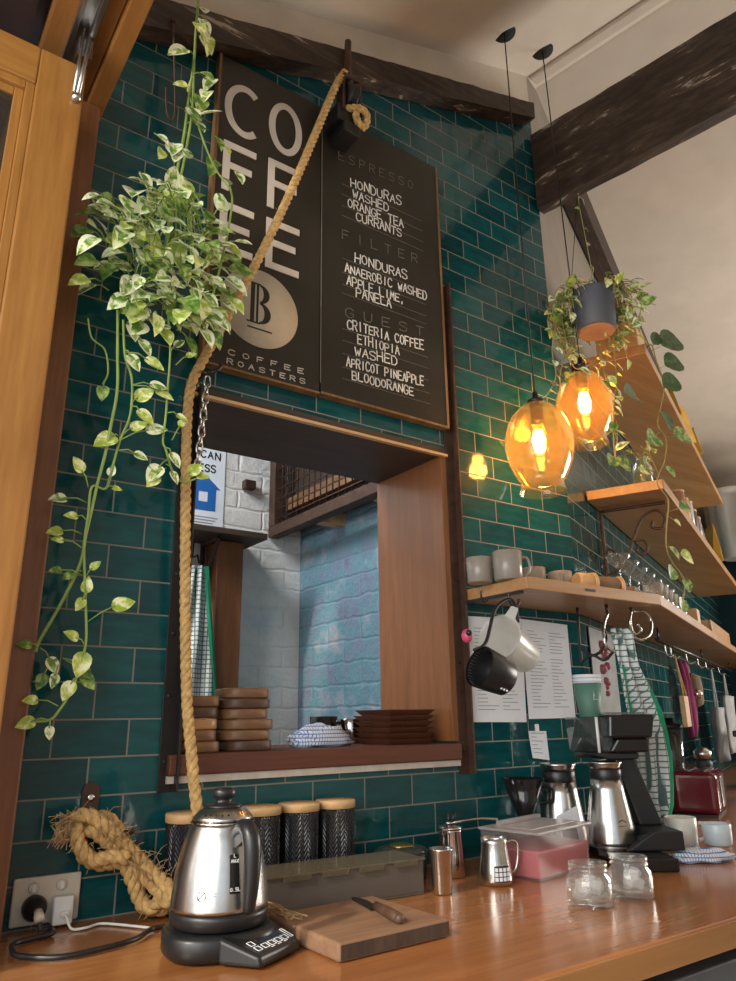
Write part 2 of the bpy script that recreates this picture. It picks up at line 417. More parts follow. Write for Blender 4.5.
M_magenta = plain('magenta_cloth', (0.26, 0.035, 0.12), 0.9, 0, 0.15, 30)
M_greycloth = plain('grey_cloth', (0.36, 0.37, 0.38), 0.9, 0, 0.15, 20, 0.4)
M_tan = plain('tan_felt', (0.19, 0.13, 0.08), 0.9, 0, 0.15, 20, 0.3)
M_greybox = plain('taupe_grey_plastic', (0.105, 0.088, 0.075), 0.45, 0, 0.08, 12)
M_drawer = plain('grey_fridge_panel', (0.15, 0.16, 0.17), 0.4, 0.2, 0.06, 8)
M_yellow = plain('amber_yellow_pack', (0.55, 0.30, 0.02), 0.5, 0, 0.2, 20)
M_screen = plain('dark_equipment_grey', (0.045, 0.047, 0.05), 0.5, 0, 0.15, 10)
M_ice = glass('ice_cube', (0.97, 0.97, 0.98), 0.15, 0.3, 0.35, (0.95, 0.95, 0.96))
M_teatowel = check_cloth('green_check_tea_towel', (0.66, 0.70, 0.68), (0.10, 0.16, 0.15), 34)
M_green = plain('green_towel_stripe', (0.02, 0.30, 0.16), 0.9, 0, 0.12, 40)
M_bluecloth = check_cloth('blue_white_dishcloth', (0.70, 0.72, 0.74), (0.03, 0.13, 0.40), 62)
M_alu = plain('aluminium_track', (0.42, 0.42, 0.42), 0.3, 1.0, 0.05, 20)
M_blue = plain('blue_print', (0.015, 0.13, 0.42), 0.6, 0, 0.04, 10)
M_whitebrick = brick_mat('white_painted_brick', [(0.3, (0.66, 0.62, 0.56)), (0.55, (0.80, 0.76, 0.71)), (0.75, (0.58, 0.64, 0.68))], 0)
M_bluebrick = brick_mat('blue_painted_brick', [(0.28, (0.07, 0.085, 0.11)), (0.42, (0.19, 0.24, 0.33)), (0.53, (0.13, 0.28, 0.33)), (0.60, (0.27, 0.32, 0.39)), (0.72, (0.40, 0.40, 0.34))], 1)
M_outside = plain('dark_eave_boards', (0.035, 0.014, 0.012), 0.6, 0, 0.2, 8)

# ------------------------------------------------------------------ the setting
TH = math.atan2(0.4016, 0.9158)
CORNER = V((2.0, 0, 0))
UA = V((math.cos(TH), math.sin(TH), 0)); NA = V((math.sin(TH), -math.cos(TH), 0))
def AW(s, off, z): return CORNER + UA*s + NA*off + V((0,0,z))
RY = Matrix.Rotation(PI/2, 4, 'X')
def struct(o): o['kind'] = 'structure'; return o

HX0, HX1, HZ0, HZ1 = 0.600, 1.430, 1.140, 2.040       # serving hatch opening
def zb(x): return 3.09 + 0.353*(x-0.409)               # line where the tiles give way to plaster, behind the raking beam
w = MB()
def quad(a, b, c, d, mat): w.add([(a[0],0,a[1]),(b[0],0,b[1]),(c[0],0,c[1]),(d[0],0,d[1])], [(0,1,2,3)], mat)
X0, X1 = 0.16, 2.0
quad((X0,0),(HX0,0),(HX0,zb(HX0)),(X0,zb(X0)),0)
quad((HX1,0),(X1,0),(X1,zb(X1)),(HX1,zb(HX1)),0)
quad((HX0,0),(HX1,0),(HX1,HZ0),(HX0,HZ0),0)
quad((HX0,HZ1),(HX1,HZ1),(HX1,zb(HX1)),(HX0,zb(HX0)),0)
quad((X0,zb(X0)),(X1,zb(X1)),(X1,4.2),(X0,4.2),1)
struct(w.build('wall_back', [M_tile, M_plaster]))
w = MB()
w.add([(0,0,0),(4.6,0,0),(4.6,0,2.62),(0,0,2.62)], [(0,1,2,3)], 0)
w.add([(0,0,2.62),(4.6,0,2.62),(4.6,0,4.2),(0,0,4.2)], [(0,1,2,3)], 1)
o = struct(w.build('wall_right', [M_tile, M_shadewall])); o.location = CORNER; o.rotation_euler = (0,0,TH)
w = MB()
w.add([(6.15,-4.0,0),(6.15,1.95,0),(6.15,1.95,2.78),(6.15,-4.0,2.78)], [(0,1,2,3)], 0)
w.add([(6.15,-4.0,2.78),(6.15,1.95,2.78),(6.15,1.95,4.2),(6.15,-4.0,4.2)], [(0,1,2,3)], 1)
struct(w.build('wall_far', [M_tealpaint, M_plaster]))
w = MB(); w.box((0.2,-4.1,0),(6.2,-4.0,4.2)); struct(w.build('wall_front', M_plaster))
w = MB(); w.box((-3,-4.1,-0.05),(6.2,2.4,0)); struct(w.build('floor', M_floor))
w = MB(); w.box((0.19,-4.0,0),(0.27,-0.02,0.86)); w.box((0.16,-4.0,2.86),(0.27,-0.5,4.2)); struct(w.build('wall_left', M_plaster))
# raking ceiling: rises to the ridge over the cross beam, falls away beyond it
def zc(x): return 3.775 + 0.354*(x-1.69)
RXW = 2.12
rid0, rid1 = V((RXW,0.02,0)), V((RXW+0.82,-4.0,0))
c = MB()
zr = zc(RXW)
c.add([(0.16,0.3,zc(0.16)),(RXW-0.05,0.3,zr),(RXW+0.82,-4.0,zr),(0.16,-4.0,zc(0.16))], [(0,1,2,3)])
c.add([(RXW-0.05,0.3,zr),(6.3,2.0,zr-0.70),(6.3,-4.0,zr-0.55),(RXW+0.82,-4.0,zr)], [(0,1,2,3)])
struct(c.build('ceiling', M_ceil))
# thin cover strip on the ceiling just before the cross beam
t = MB()
a0, a1 = V((RXW-0.10,0,zr-0.055)), V((RXW+0.66,-3.8,zr-0.055))
t.hexa([a0, a0+V((0.05,0,0.0)), a1+V((0.05,0,0.0)), a1, a0+V((0,0,0.05)), a0+V((0.05,0,0.06)), a1+V((0.05,0,0.06)), a1+V((0,0,0.05))])
struct(t.build('trim_1', M_ceil, bevel=0.006))

# counter
c = MB()
poly = [(-0.25,-0.002),(2.0,-0.002),(5.9,1.70),(5.9,0.9),(2.45,-0.745),(-0.25,-0.745)]
c.prism(poly, 0.858, 0.90)
ct = c.build('countertop', [M_counter], bevel=0.004)
tag(ct, 'long glossy red brown timber countertop running beneath the teal tiles', 'counter')
e = MB(); e.box((-0.25,-0.751,0.856),(2.45,-0.745,0.896)); e.build('front_edge', M_countedge, ct)
fr = thing('under_counter_fridge', 'grey panelled fridge unit under the front edge of the timber counter', 'fridge', (1.5,-0.5,0))
b = MB(); b.box((0.9,-0.66,0.02),(2.4,-0.10,0.845)); b.build('cabinet', M_screen, fr)
b = MB(); b.box((0.92,-0.70,0.12),(1.62,-0.662,0.815)); d = b.build('door', M_drawer, fr, bevel=0.004)
h = MB(); h.box((1.30,-0.712,0.70),(1.58,-0.700,0.745)); h.build('handle', M_black, d)
b = MB(); b.box((1.64,-0.70,0.12),(2.38,-0.662,0.815)); d = b.build('door', M_drawer, fr, bevel=0.004)
h = MB(); h.box((1.68,-0.712,0.70),(1.96,-0.700,0.745)); h.build('handle', M_black, d)

# servery window on the street side: post, head with sliding track, folded sash
win = thing('window_1', 'timber servery window frame at the street end of the counter', None, (0.25,-0.1,0.9), kind='structure')
b = MB(); b.box((0.225,-0.075,0.901),(0.303,-0.003,2.689)); b.build('jamb', M_jamb, win, bevel=0.004)
b = MB(); b.box((0.272,-2.4,2.69),(0.313,-0.003,2.80)); b.build('head_bead', M_oaky, win, bevel=0.004)
b = MB(); b.box((0.150,-2.4,2.715),(0.270,-0.003,2.82)); b.build('head_board', M_oaky, win)
b = MB(); b.box((0.226,-2.4,2.690),(0.237,-0.10,2.716)); b.box((0.190,-2.4,2.690),(0.200,-0.10,2.716)); b.box((0.200,-2.4,2.708),(0.226,-0.10,2.7145)); b.build('sliding_track', M_alu, win, bevel=0.001)
b = MB(); b.box((0.125,-2.4,2.66),(0.178,-0.40,2.73)); b.build('outer_bead', M_oaky, win, bevel=0.004)
sash = thing('window_sash', 'folded golden oak window sash with glass beside the hanging trailing plant', 'window', (-0.1,-0.225,0.905))
SX, SY, SZ0, SZ1 = 0.231, -0.225, 0.906, 2.612
def sbox(lo, hi): return MB().box(lo, hi)
st = 0.092
b = sbox((SX-st, SY-0.022, SZ0), (SX, SY+0.022, SZ1)); b.build('stile', M_oak, sash, bevel=0.004)
b = sbox((SX-0.78, SY-0.022, SZ0), (SX-0.78+st, SY+0.022, SZ1)); b.build('stile', M_oak, sash, bevel=0.004)
b = sbox((SX-0.78+st, SY-0.022, SZ1-0.095), (SX-st, SY+0.022, SZ1)); b.build('rail', M_oakx, sash, bevel=0.004)
b = sbox((SX-0.78+st, SY-0.022, SZ0), (SX-st, SY+0.022, SZ0+0.11)); b.build('rail', M_oakx, sash, bevel=0.004)
b = MB()
ix0, ix1, iz0, iz1 = SX-0.78+st, SX-st, SZ0+0.11, SZ1-0.095
for d, yy in ((0.018, -0.014), (0.036, -0.004)):
    b.box((ix1-d, SY+yy-0.004, iz0), (ix1-d+0.018, SY+0.016, iz1)); b.box((ix0+d-0.018, SY+yy-0.004, iz0), (ix0+d, SY+0.016, iz1))
    b.box((ix0+d, SY+yy-0.004, iz1-d), (ix1-d, SY+0.016, iz1-d+0.018)); b.box((ix0+d, SY+yy-0.004, iz0+d-0.018), (ix1-d, SY+0.016, iz0+d))
b.build('glazing_bead', M_oak, sash, bevel=0.002)
b = sbox((ix0+0.022, SY-0.003, iz0+0.022), (ix1-0.022, SY+0.003, iz1-0.022)); b.build('pane', M_pane, sash)
b = MB(); b.tube([(0.228,SY-0.030,2.715),(0.224,SY-0.030,2.62),(0.218,SY-0.030,2.525)], 0.005, 8); b.tube([(0.214,SY-0.030,2.705),(0.211,SY-0.030,2.53)], 0.004, 8)
b.ball((0.216,SY-0.030,2.518), 0.011); b.cbox((0.222,SY-0.012,2.66),(0.03,0.03,0.05)); b.build('track_pivot', M_steel, sash)
b = MB(); b.box((-1.6,-2.4,2.9),(0.159,0.34,2.96)); b.box((-1.6,0.345,0),(0.159,0.40,2.96)); b.box((-0.9,-2.4,2.83),(0.05,-2.3,2.9)); b.box((0.02,-2.4,2.78),(0.124,0.1,2.899))
tag(b.build('eave_board', M_outside), 'dark red brown eave boards and porch wall beyond the open window sash', 'eave')

# serving hatch frame
hf = thing('window_2', 'timber lined serving hatch through the teal tiled wall', None, (1.0,0.1,1.14), kind='structure')
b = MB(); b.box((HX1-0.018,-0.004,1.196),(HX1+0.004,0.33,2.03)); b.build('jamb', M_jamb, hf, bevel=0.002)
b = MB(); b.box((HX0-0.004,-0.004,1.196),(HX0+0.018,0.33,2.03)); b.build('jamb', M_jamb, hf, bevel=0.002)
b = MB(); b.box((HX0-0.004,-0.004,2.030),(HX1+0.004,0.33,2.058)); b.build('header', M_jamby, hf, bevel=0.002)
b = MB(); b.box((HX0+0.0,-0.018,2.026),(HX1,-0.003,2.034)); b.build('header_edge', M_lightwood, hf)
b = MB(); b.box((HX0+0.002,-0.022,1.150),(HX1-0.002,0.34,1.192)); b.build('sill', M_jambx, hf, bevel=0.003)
b = MB(); b.box((HX0+0.002,-0.014,1.134),(HX1-0.002,0.0,1.149)); b.build('sill_bead', plain('dusty_white_bead', (0.52,0.46,0.39), 0.7), hf)
def angle_iron(name, x0, z0, z1, mt, label, side):
    t = thing(name, label, 'metal strip', (x0, 0, z0))
    g = MB(); g.box((x0-0.017,-0.005,z0),(x0+0.017,-0.0005,z1)); g.box((x0+side*0.017-0.0025,-0.030,z0),(x0+side*0.017+0.0025,-0.0052,z1))
    g.build('angle_bar', mt, t, bevel=0.001)
    for k in range(7):
        z = z0+0.06+(z1-z0-0.12)*k/6
        s_ = MB(); s_.lathe([(0.0055,0),(0.0055,0.002),(0.003,0.003)], 10, (0,0,0), 0, Matrix.Translation((x0-side*0.004,-0.005,z)) @ Matrix.Rotation(PI/2,4,'X'))
        s_.build('screw', M_black, t)
angle_iron('angle_iron_strip', 0.602, 1.118, 2.045, M_darksteel, 'black angle iron strip on the hatch side nearest the window sash', 1)
angle_iron('angle_iron_strip', 1.449, 1.112, 2.650, M_rust, 'tall rusty brown angle iron strip between hatch and paper lists', 1)

# raking beam along the wall and cross beam
def rough_beam(name, corners, mt, label, nx=60):
    # corners: eight points, first four one end (loop), last four the other end
    b = MB(); rnd = random.Random(5)
    a, c_ = corners[:4], corners[4:]
    vs, fs = [], []
    per = []
    for i in range(4):
        for k in range(4): per.append((i, k/4))
    for j in range(nx+1):
        t = j/nx
        loop = [V(a[i]).lerp(V(c_[i]), t) for i in range(4)]
        for i, k in per:
            p = loop[i].lerp(loop[(i+1) % 4], k)
            q = noise.noise(p*9)*0.0035 + noise.noise(p*34)*0.002
            cen = sum(loop, V())/4
            vs.append(p + (p-cen).normalized()*q)
    n = len(per)
    for j in range(nx):
        for i in range(n): fs.append((j*n+i, j*n+(i+1) % n, (j+1)*n+(i+1) % n, (j+1)*n+i))
    fs.append(tuple(range(n))[::-1]); fs.append(tuple(nx*n+i for i in range(n)))
    b.add(vs, fs, 0, False)
    return tag(b.build(name, mt), label, 'beam')
pl, pr, ql, qr = V((0.41,0,3.032)), V((2.056,0,3.618)), V((0.464,-0.06,3.157)), V((1.996,-0.06,3.672))
sb = (pr.z-pl.z)/(pr.x-pl.x); stp = (qr.z-ql.z)/(qr.x-ql.x)
def bz(x): return pl.z+sb*(x-pl.x)
def tz(x): return ql.z+stp*(x-ql.x)
xa, xb = 0.20, 1.955
rough_beam('ceiling_beam', [(xa,-0.062,bz(xa)),(xa,-0.004,bz(xa)),(xa,-0.004,tz(xa)+0.05),(xa,-0.062,tz(xa)),
                            (xb,-0.062,bz(xb)),(xb,-0.004,bz(xb)),(xb,-0.004,tz(xb)+0.05),(xb,-0.062,tz(xb))], M_beamx,
           'weathered dark beam raking up the wall above the blackboards')
d = V((0.155,-0.747,0)).normalized()
pz0, pz1 = 3.185, 3.545
s0 = V((1.975,-0.012,0)); th = V((0.048,0.010,0))
def at(s, z): return (s.x, s.y, z)
e0 = s0 + d*3.9
rough_beam('ceiling_beam', [at(s0,pz0),at(s0+th,pz0),at(s0+th,pz1),at(s0,pz1), at(e0,pz0),at(e0+th,pz0),at(e0+th,pz1),at(e0,pz1)], M_beamy,
           'deep dark brown beam crossing the room towards the viewer beside the two lamps', 80)
# rafter lying against the plaster of the angled wall
b = MB()
r0, r1 = V((2.340,0.095,3.485)), V((3.010,0.388,3.386))
dr = (r1-r0).normalized(); up = NA.cross(dr).normalized()
if up.z < 0: up = -up
r0 = r0 - dr*0.1; r1 = r1 + dr*1.5
wv = NA*0.045; hv = up*0.13
b.hexa([r0-wv, r0+wv, r1+wv, r1-wv, r0-wv+hv, r0+wv+hv, r1+wv+hv, r1-wv+hv])
tag(b.build('wall_rafter', M_beam, bevel=0.005), 'dark sloping rafter where ceiling meets wall behind the hanging grey pot', 'beam')

# ------------------------------------------------------------------ stroke lettering
GLY = {
'A':[[(0,0),(.5,1),(1,0)],[(.2,.38),(.8,.38)]],
'B':[[(0,0),(0,1),(.7,1),(.92,.86),(.92,.66),(.7,.53),(0,.53)],[(.7,.53),(1,.38),(1,.14),(.75,0),(0,0)]],
'C':[[(1,.84),(.75,1),(.3,1),(0,.72),(0,.28),(.3,0),(.75,0),(1,.16)]],
'D':[[(0,0),(0,1),(.6,1),(1,.7),(1,.3),(.6,0),(0,0)]],
'E':[[(1,1),(0,1),(0,0),(1,0)],[(0,.52),(.8,.52)]],
'F':[[(1,1),(0,1),(0,0)],[(0,.52),(.8,.52)]],
'G':[[(1,.84),(.75,1),(.3,1),(0,.72),(0,.28),(.3,0),(.75,0),(1,.2),(1,.45),(.6,.45)]],
'H':[[(0,0),(0,1)],[(1,0),(1,1)],[(0,.5),(1,.5)]],
'I':[[(.5,0),(.5,1)]],
'K':[[(0,0),(0,1)],[(1,1),(0,.45)],[(.3,.62),(1,0)]],
'L':[[(0,1),(0,0),(1,0)]],
'M':[[(0,0),(.1,1),(.5,.3),(.9,1),(1,0)]],
'N':[[(0,0),(0,1),(1,0),(1,1)]],
'O':[[(.5,1),(.15,.87),(0,.5),(.15,.13),(.5,0),(.85,.13),(1,.5),(.85,.87),(.5,1)]],
'P':[[(0,0),(0,1),(.75,1),(1,.84),(1,.64),(.75,.48),(0,.48)]],
'Q':[[(.5,1),(.15,.87),(0,.5),(.15,.13),(.5,0),(.85,.13),(1,.5),(.85,.87),(.5,1)],[(.6,.3),(1,0)]],
'R':[[(0,0),(0,1),(.75,1),(1,.84),(1,.66),(.75,.5),(0,.5)],[(.5,.5),(1,0)]],
'S':[[(1,.86),(.75,1),(.3,1),(0,.86),(0,.66),(.3,.54),(.7,.48),(1,.34),(1,.14),(.7,0),(.25,0),(0,.14)]],
'T':[[(0,1),(1,1)],[(.5,1),(.5,0)]],
'U':[[(0,1),(0,.25),(.25,0),(.75,0),(1,.25),(1,1)]],
'V':[[(0,1),(.5,0),(1,1)]],
'W':[[(0,1),(.25,0),(.5,.7),(.75,0),(1,1)]],
'X':[[(0,0),(1,1)],[(0,1),(1,0)]],
'Y':[[(0,1),(.5,.5),(1,1)],[(.5,.5),(.5,0)]],
',':[[(.4,.12),(.3,-.15)]], '.':[[(.4,0),(.5,.05)]], '-':[[(.2,.5),(.8,.5)]],
'0':[[(.5,1),(.15,.87),(0,.5),(.15,.13),(.5,0),(.85,.13),(1,.5),(.85,.87),(.5,1)]],
'1':[[(.2,.8),(.5,1),(.5,0)]], '2':[[(0,.8),(.3,1),(.8,1),(1,.75),(0,0),(1,0)]],
'5':[[(1,1),(0,1),(0,.55),(.7,.6),(1,.35),(.8,.05),(0,0)]], '6':[[(.9,1),(.2,.7),(0,.3),(.3,0),(.8,.05),(1,.3),(.7,.52),(.1,.4)]],
}
def ribbon(mb, pts, w, nrm, mat=0, th=0.0006):
    """one stroke as a thin raised bar along pts"""
    pts = [V(p) for p in pts]
    for a, b in zip(pts, pts[1:]):
        d_ = b-a
        if d_.length < 1e-6: continue
        d_.normalize(); s = nrm.cross(d_).normalized()*w/2
        a2, b2 = a-d_*w*0.35, b+d_*w*0.35
        f = nrm*th
        mb.hexa([a2-s, b2-s, b2+s, a2+s, a2-s+f, b2-s+f, b2+s+f, a2+s+f], mat)
def write(mb, s, P0, P1, h, w, nrm, jit=0.0, fill=0.72, up=V((0,0,1)), mat=0, rnd=random.Random(3)):
    P0, P1 = V(P0), V(P1); ex = P1-P0; n = len(s); adv = ex/n
    for i, ch in enumerate(s):
        if ch not in GLY: continue
        k = (0.35 if ch == 'I' and fill > 0.6 else 1)
        ox = P0 + adv*(i + (1-fill)/2)
        sl = rnd.uniform(-jit, jit); hh = h*(1+rnd.uniform(-jit, jit)*0.8); oy = rnd.uniform(-jit, jit)*h*0.35
        for st_ in GLY[ch]:
            mb_pts = [ox + adv*fill*(x + sl*0.5*y) + up*(y*hh+oy) for x, y in st_]
            ribbon(mb, mb_pts, w, nrm, mat)
NY = V((0,-1,0))
BY = -0.030     # face of the blackboards
# left board with the painted name
lb = thing('blackboard', 'blackboard painted with large COFFEE lettering and a round cream emblem', 'blackboard', (0.81,-0.015,2.115))
LBX0, LBX1, BZ0, BZ1 = 0.622, 0.958, 2.118, 3.10
b = MB(); b.box((LBX0,-0.029,BZ0),(LBX1,-0.004,BZ1)); b.build('panel', M_board, lb, bevel=0.001)
b = MB(); b.box((LBX0-0.008,-0.032,BZ0),(LBX0,-0.004,BZ1)); b.build('edge_strip', M_boardedge, lb)
b = MB(); b.box((LBX0-0.007,-0.0315,BZ0-0.006),(LBX1,-0.004,BZ0)); b.build('edge_strip', M_boardedge, lb)
def pz(a): return V(a)
def bigbar(mb, x0, z0, x1, z1): mb.box((x0,-0.0315,z0),(x1,-0.0291,z1))
c1a, c1b = (0.641,-0.03,2.902)[0], (0.741,-0.03,2.957)[0]
c2a, c2b = (0.78,-0.03,2.906)[0], (0.886,-0.03,2.963)[0]
rows = [((0.68,-0.03,3.025)[2], (0.688,-0.03,2.843)[2]), ((0.647,-0.03,2.807)[2], (0.655,-0.03,2.643)[2]), ((0.657,-0.03,2.606)[2], (0.664,-0.03,2.452)[2])]
rows2 = [((0.829,-0.03,3.037)[2], (0.833,-0.03,2.851)[2]), ((0.781,-0.03,2.815)[2], (0.787,-0.03,2.647)[2]), ((0.789,-0.03,2.611)[2], (0.794,-0.03,2.450)[2])]
def arc_letter(xa, xb_, zt, zbm, a0, a1, thk):
    mb = MB(); cx_, cz_ = (xa+xb_)/2, (zt+zbm)/2; rx, rz = (xb_-xa)/2, (zt-zbm)/2; n = 48
    vs, fs = [], []
    for i in range(n+1):
        a = a0+(a1-a0)*i/n
        for y in (-0.0315, -0.0291):
            vs.append((cx_+rx*math.cos(a), y, cz_+rz*math.sin(a))); vs.append((cx_+(rx-thk)*math.cos(a), y, cz_+(rz-thk)*math.sin(a)))
    for i in range(n):
        k = 4*i
        fs += [(k,k+1,k+5,k+4),(k+2,k+6,k+7,k+3),(k,k+4,k+6,k+2),(k+1,k+3,k+7,k+5)]
    mb.add(vs, fs); return mb
TK = 0.021
arc_letter(c1a-0.004, c1b+0.022, rows[0][0], rows[0][1], math.radians(52), math.radians(308), TK).build('letter_c', M_letter, lb)
arc_letter(c2a-0.003, c2b+0.003, rows2[0][0], rows2[0][1], 0, 2*PI, TK).build('letter_o', M_letter, lb)
def fe(xa, xb_, zt, zbm, ise, nm):
    mb = MB(); bigbar(mb, xa, zbm, xa+TK, zt); bigbar(mb, xa+TK, zt-TK, xb_, zt); m_ = (zt+zbm)/2+0.004
    bigbar(mb, xa+TK, m_-TK/2, xb_-0.012, m_+TK/2)
    if ise: bigbar(mb, xa+TK, zbm, xb_, zbm+TK)
    mb.build(nm, M_letter, lb)
fe(c1a, c1b, rows[1][0], rows[1][1], False, 'letter_f'); fe(c2a, c2b, rows2[1][0], rows2[1][1], False, 'letter_f')
fe(c1a, c1b, rows[2][0], rows[2][1], True, 'letter_e'); fe(c2a, c2b, rows2[2][0], rows2[2][1], True, 'letter_e')
lc = V((0.77,-0.03,2.315)); lr = 0.5*((0.889,-0.03,2.357)[0]-(0.657,-0.03,2.278)[0])
b = MB(); b.lathe([(lr,0),(lr,0.0015),(0.0001,0.0016)], 64, (0,0,0), 0, Matrix.Translation((lc.x,-0.0292,lc.z)) @ RY); b.build('emblem_disc', M_logo, lb)
# serif letter in the disc: two bowls either side of a split stem, with a bar below
b = MB()
bw, bh = lr*0.60, lr*1.02
bx, bz_ = lc.x-bw*0.42, lc.z-bh*0.40
MQ = Matrix.Translation((bx,-0.0306,bz_)) @ RY
def half_ring(x0, z0, ww, hh, tx, tz):
    n_ = 20
    o_ = [(x0+ww*math.cos(-PI/2+PI*i/n_), z0+hh/2+hh/2*math.sin(-PI/2+PI*i/n_)) for i in range(n_+1)]
    i_ = [(x0+(ww-tx)*math.cos(PI/2-PI*i/n_), z0+hh/2+(hh/2-tz)*math.sin(PI/2-PI*i/n_)) for i in range(n_+1)]
    return o_ + i_
for zz in (0, bh): b.prism([(-bw*0.14,zz-bh*0.018),(bw*0.42,zz-bh*0.018),(bw*0.42,zz+bh*0.018),(-bw*0.14,zz+bh*0.018)], 0, 0.0012, 0, MQ)
b.prism([(0,0),(bw*0.17,0),(bw*0.17,bh),(0,bh)], 0, 0.0012, 0, MQ)
b.prism([(bw*0.25,0),(bw*0.34,0),(bw*0.34,bh),(bw*0.25,bh)], 0, 0.0012, 0, MQ)
b.prism(half_ring(bw*0.40, bh*0.52, bw*0.40, bh*0.48, bw*0.25, bh*0.05), 0, 0.0012, 0, MQ)
b.prism(half_ring(bw*0.40, 0, bw*0.48, bh*0.54, bw*0.27, bh*0.05), 0, 0.0012, 0, MQ)
b.prism([(-bw*0.1,-bh*0.16),(bw*0.95,-bh*0.16),(bw*0.95,-bh*0.125),(-bw*0.1,-bh*0.125)], 0, 0.0012, 0, MQ)
b.build('emblem_letter', M_board, lb)
b = MB()
write(b, 'COFFEE', (0.673,-0.03,2.153), (0.918,-0.03,2.159), 0.014, 0.0026, NY, 0, 0.42)
write(b, 'ROASTERS', (0.675,-0.03,2.127), (0.919,-0.03,2.130), 0.014, 0.0026, NY, 0, 0.5)
b.build('small_lettering', M_letter, lb)
# right board with the menu in chalk
rb = thing('blackboard', 'blackboard menu with three handwritten chalk coffee lists', 'blackboard', (1.2,-0.015,2.118))
RBX0, RBX1 = 0.964, 1.4245
b = MB(); b.box((RBX0,-0.029,BZ0+0.004),(RBX1,-0.004,BZ1)); b.build('panel', M_board, rb, bevel=0.001)
b = MB(); b.box((RBX0,-0.0315,BZ0-0.003),(RBX1,-0.004,BZ0+0.004)); b.build('edge_strip', M_boardedge, rb)
b = MB(); b.box((RBX1,-0.0315,BZ0-0.003),(RBX1+0.007,-0.004,BZ1)); b.build('edge_strip', M_boardedge, rb)
b = MB(); b.box((RBX0-0.004,-0.0305,BZ0+0.03),(RBX0-0.0015,-0.0292,BZ1)); b.build('seam_line', M_dimchalk, rb)
for args in (('ESPRESSO', (1.012,-0.03,2.930), (1.329,-0.03,2.958), 0.031, 0.0026, NY, 0, 0.5), ('FILTER', (1.019,-0.03,2.644), (1.342,-0.03,2.674), 0.031, 0.0026, NY, 0, 0.42), ('GUEST', (1.026,-0.03,2.380), (1.359,-0.03,2.412), 0.030, 0.0026, NY, 0, 0.42)):
    b = MB(); write(b, *args); b.build('printed_heading', M_dimchalk, rb)
HW = [
  ('HONDURAS', (1.064,-0.03,2.850), (1.270,-0.03,2.868), (1.065,-0.03,2.895)[2]),
  ('WASHED', (1.071,-0.03,2.812), (1.216,-0.03,2.820), (1.072,-0.03,2.853)[2]),
  ('ORANGE TEA', (1.053,-0.03,2.770), (1.276,-0.03,2.785), (1.053,-0.03,2.811)[2]),
  ('CURRANTS', (1.084,-0.03,2.734), (1.266,-0.03,2.746), (1.084,-0.03,2.775)[2]),
  ('HONDURAS', (1.077,-0.03,2.582), (1.285,-0.03,2.593), (1.077,-0.03,2.627)[2]),
  ('ANAEROBIC WASHED', (1.042,-0.03,2.534), (1.362,-0.03,2.547), (1.043,-0.03,2.572)[2]),
  ('APPLE LIME,', (1.048,-0.03,2.492), (1.270,-0.03,2.501), (1.048,-0.03,2.531)[2]),
  ('PANELA', (1.081,-0.03,2.463), (1.218,-0.03,2.469), (1.082,-0.03,2.504)[2]),
  ('CRITERIA COFFEE', (1.049,-0.03,2.345), (1.341,-0.03,2.361), (1.049,-0.03,2.385)[2]),
  ('ETHIOPIA', (1.085,-0.03,2.307), (1.244,-0.03,2.315), (1.086,-0.03,2.347)[2]),
  ('WASHED', (1.074,-0.03,2.265), (1.235,-0.03,2.276), (1.075,-0.03,2.304)[2]),
  ('APRICOT PINEAPPLE', (1.046,-0.03,2.222), (1.335,-0.03,2.236), (1.047,-0.03,2.260)[2]),
  ('BLOODORANGE', (1.065,-0.03,2.186), (1.294,-0.03,2.191), (1.065,-0.03,2.223)[2]),
]
rw = random.Random(4)
for s_, p0, p1, ztop in HW:
    b = MB(); write(b, s_, p0, p1, (ztop-p0[2])*0.74, 0.0036, NY, 0.14, 0.74, rnd=rw)
    b.build('chalk_line', M_chalk, rb)
b = MB()
for s_, p0, p1, ztop in HW:
    q0, q1 = V(p0), V(p1); dd = (q1-q0).normalized()
    m0 = V((1.035, -0.03, q0.z-0.006)); m1 = V((1.355, -0.03, q0.z-0.006-0.0))
    ribbon(b, [m0, m1], 0.0014, NY)
b.build('ruled_lines', M_dimchalk, rb)

# ------------------------------------------------------------------ room behind the hatch
BW = 1.161                                                              # face of its far wall
w = MB(); w.box((-0.45,BW,0),(1.81,1.26,3.2)); struct(w.build('wall_back_room', M_whitebrick))
w = MB(); w.box((1.592,0.335,0),(1.80,BW-0.001,2.268)); struct(w.build('wall_back_room_side', M_bluebrick))
w = MB(); w.box((-0.45,0.30,3.16),(1.81,1.26,3.2)); struct(w.build('ceiling_back_room', M_jamby))
post = tag(MB().box((1.146,1.035,0.0),(1.258,1.156,1.941)).build('door_post', M_jamb, bevel=0.004), 'red brown timber door post against the white brick behind the hatch', 'post')
sh = thing('bracket_shelf', 'small dark shelf on a diagonal bracket under the blue house poster', 'shelf', (1.10,1.09,1.945))
b = MB(); b.box((0.79,0.947,1.945),(1.319,1.156,1.970)); b.build('shelf_board', M_jamby, sh, bevel=0.003)
b = MB(); b.tube([(1.127,0.992,1.938),(1.127,1.139,1.938)], 0.010, 6); b.tube([(1.127,0.985,1.936),(1.127,1.139,1.756)], 0.010, 6); b.tube([(1.127,1.139,1.938),(1.127,1.139,1.711)], 0.010, 6); b.build('bracket', M_rust, sh)
po = thing('poster', 'white poster with a blue house print on the white brick wall behind the hatch', 'poster', (1.10,1.158,1.97))
PX0, PX1, PZ0, PZ1 = 0.97, 1.216, 1.976, 2.372
PY = BW-0.004
b = MB(); b.box((PX0,PY,PZ0),(PX1,BW-0.0015,PZ1)); b.build('sheet', M_paper, po)
b = MB()
hx, hz = 1.122, 2.090
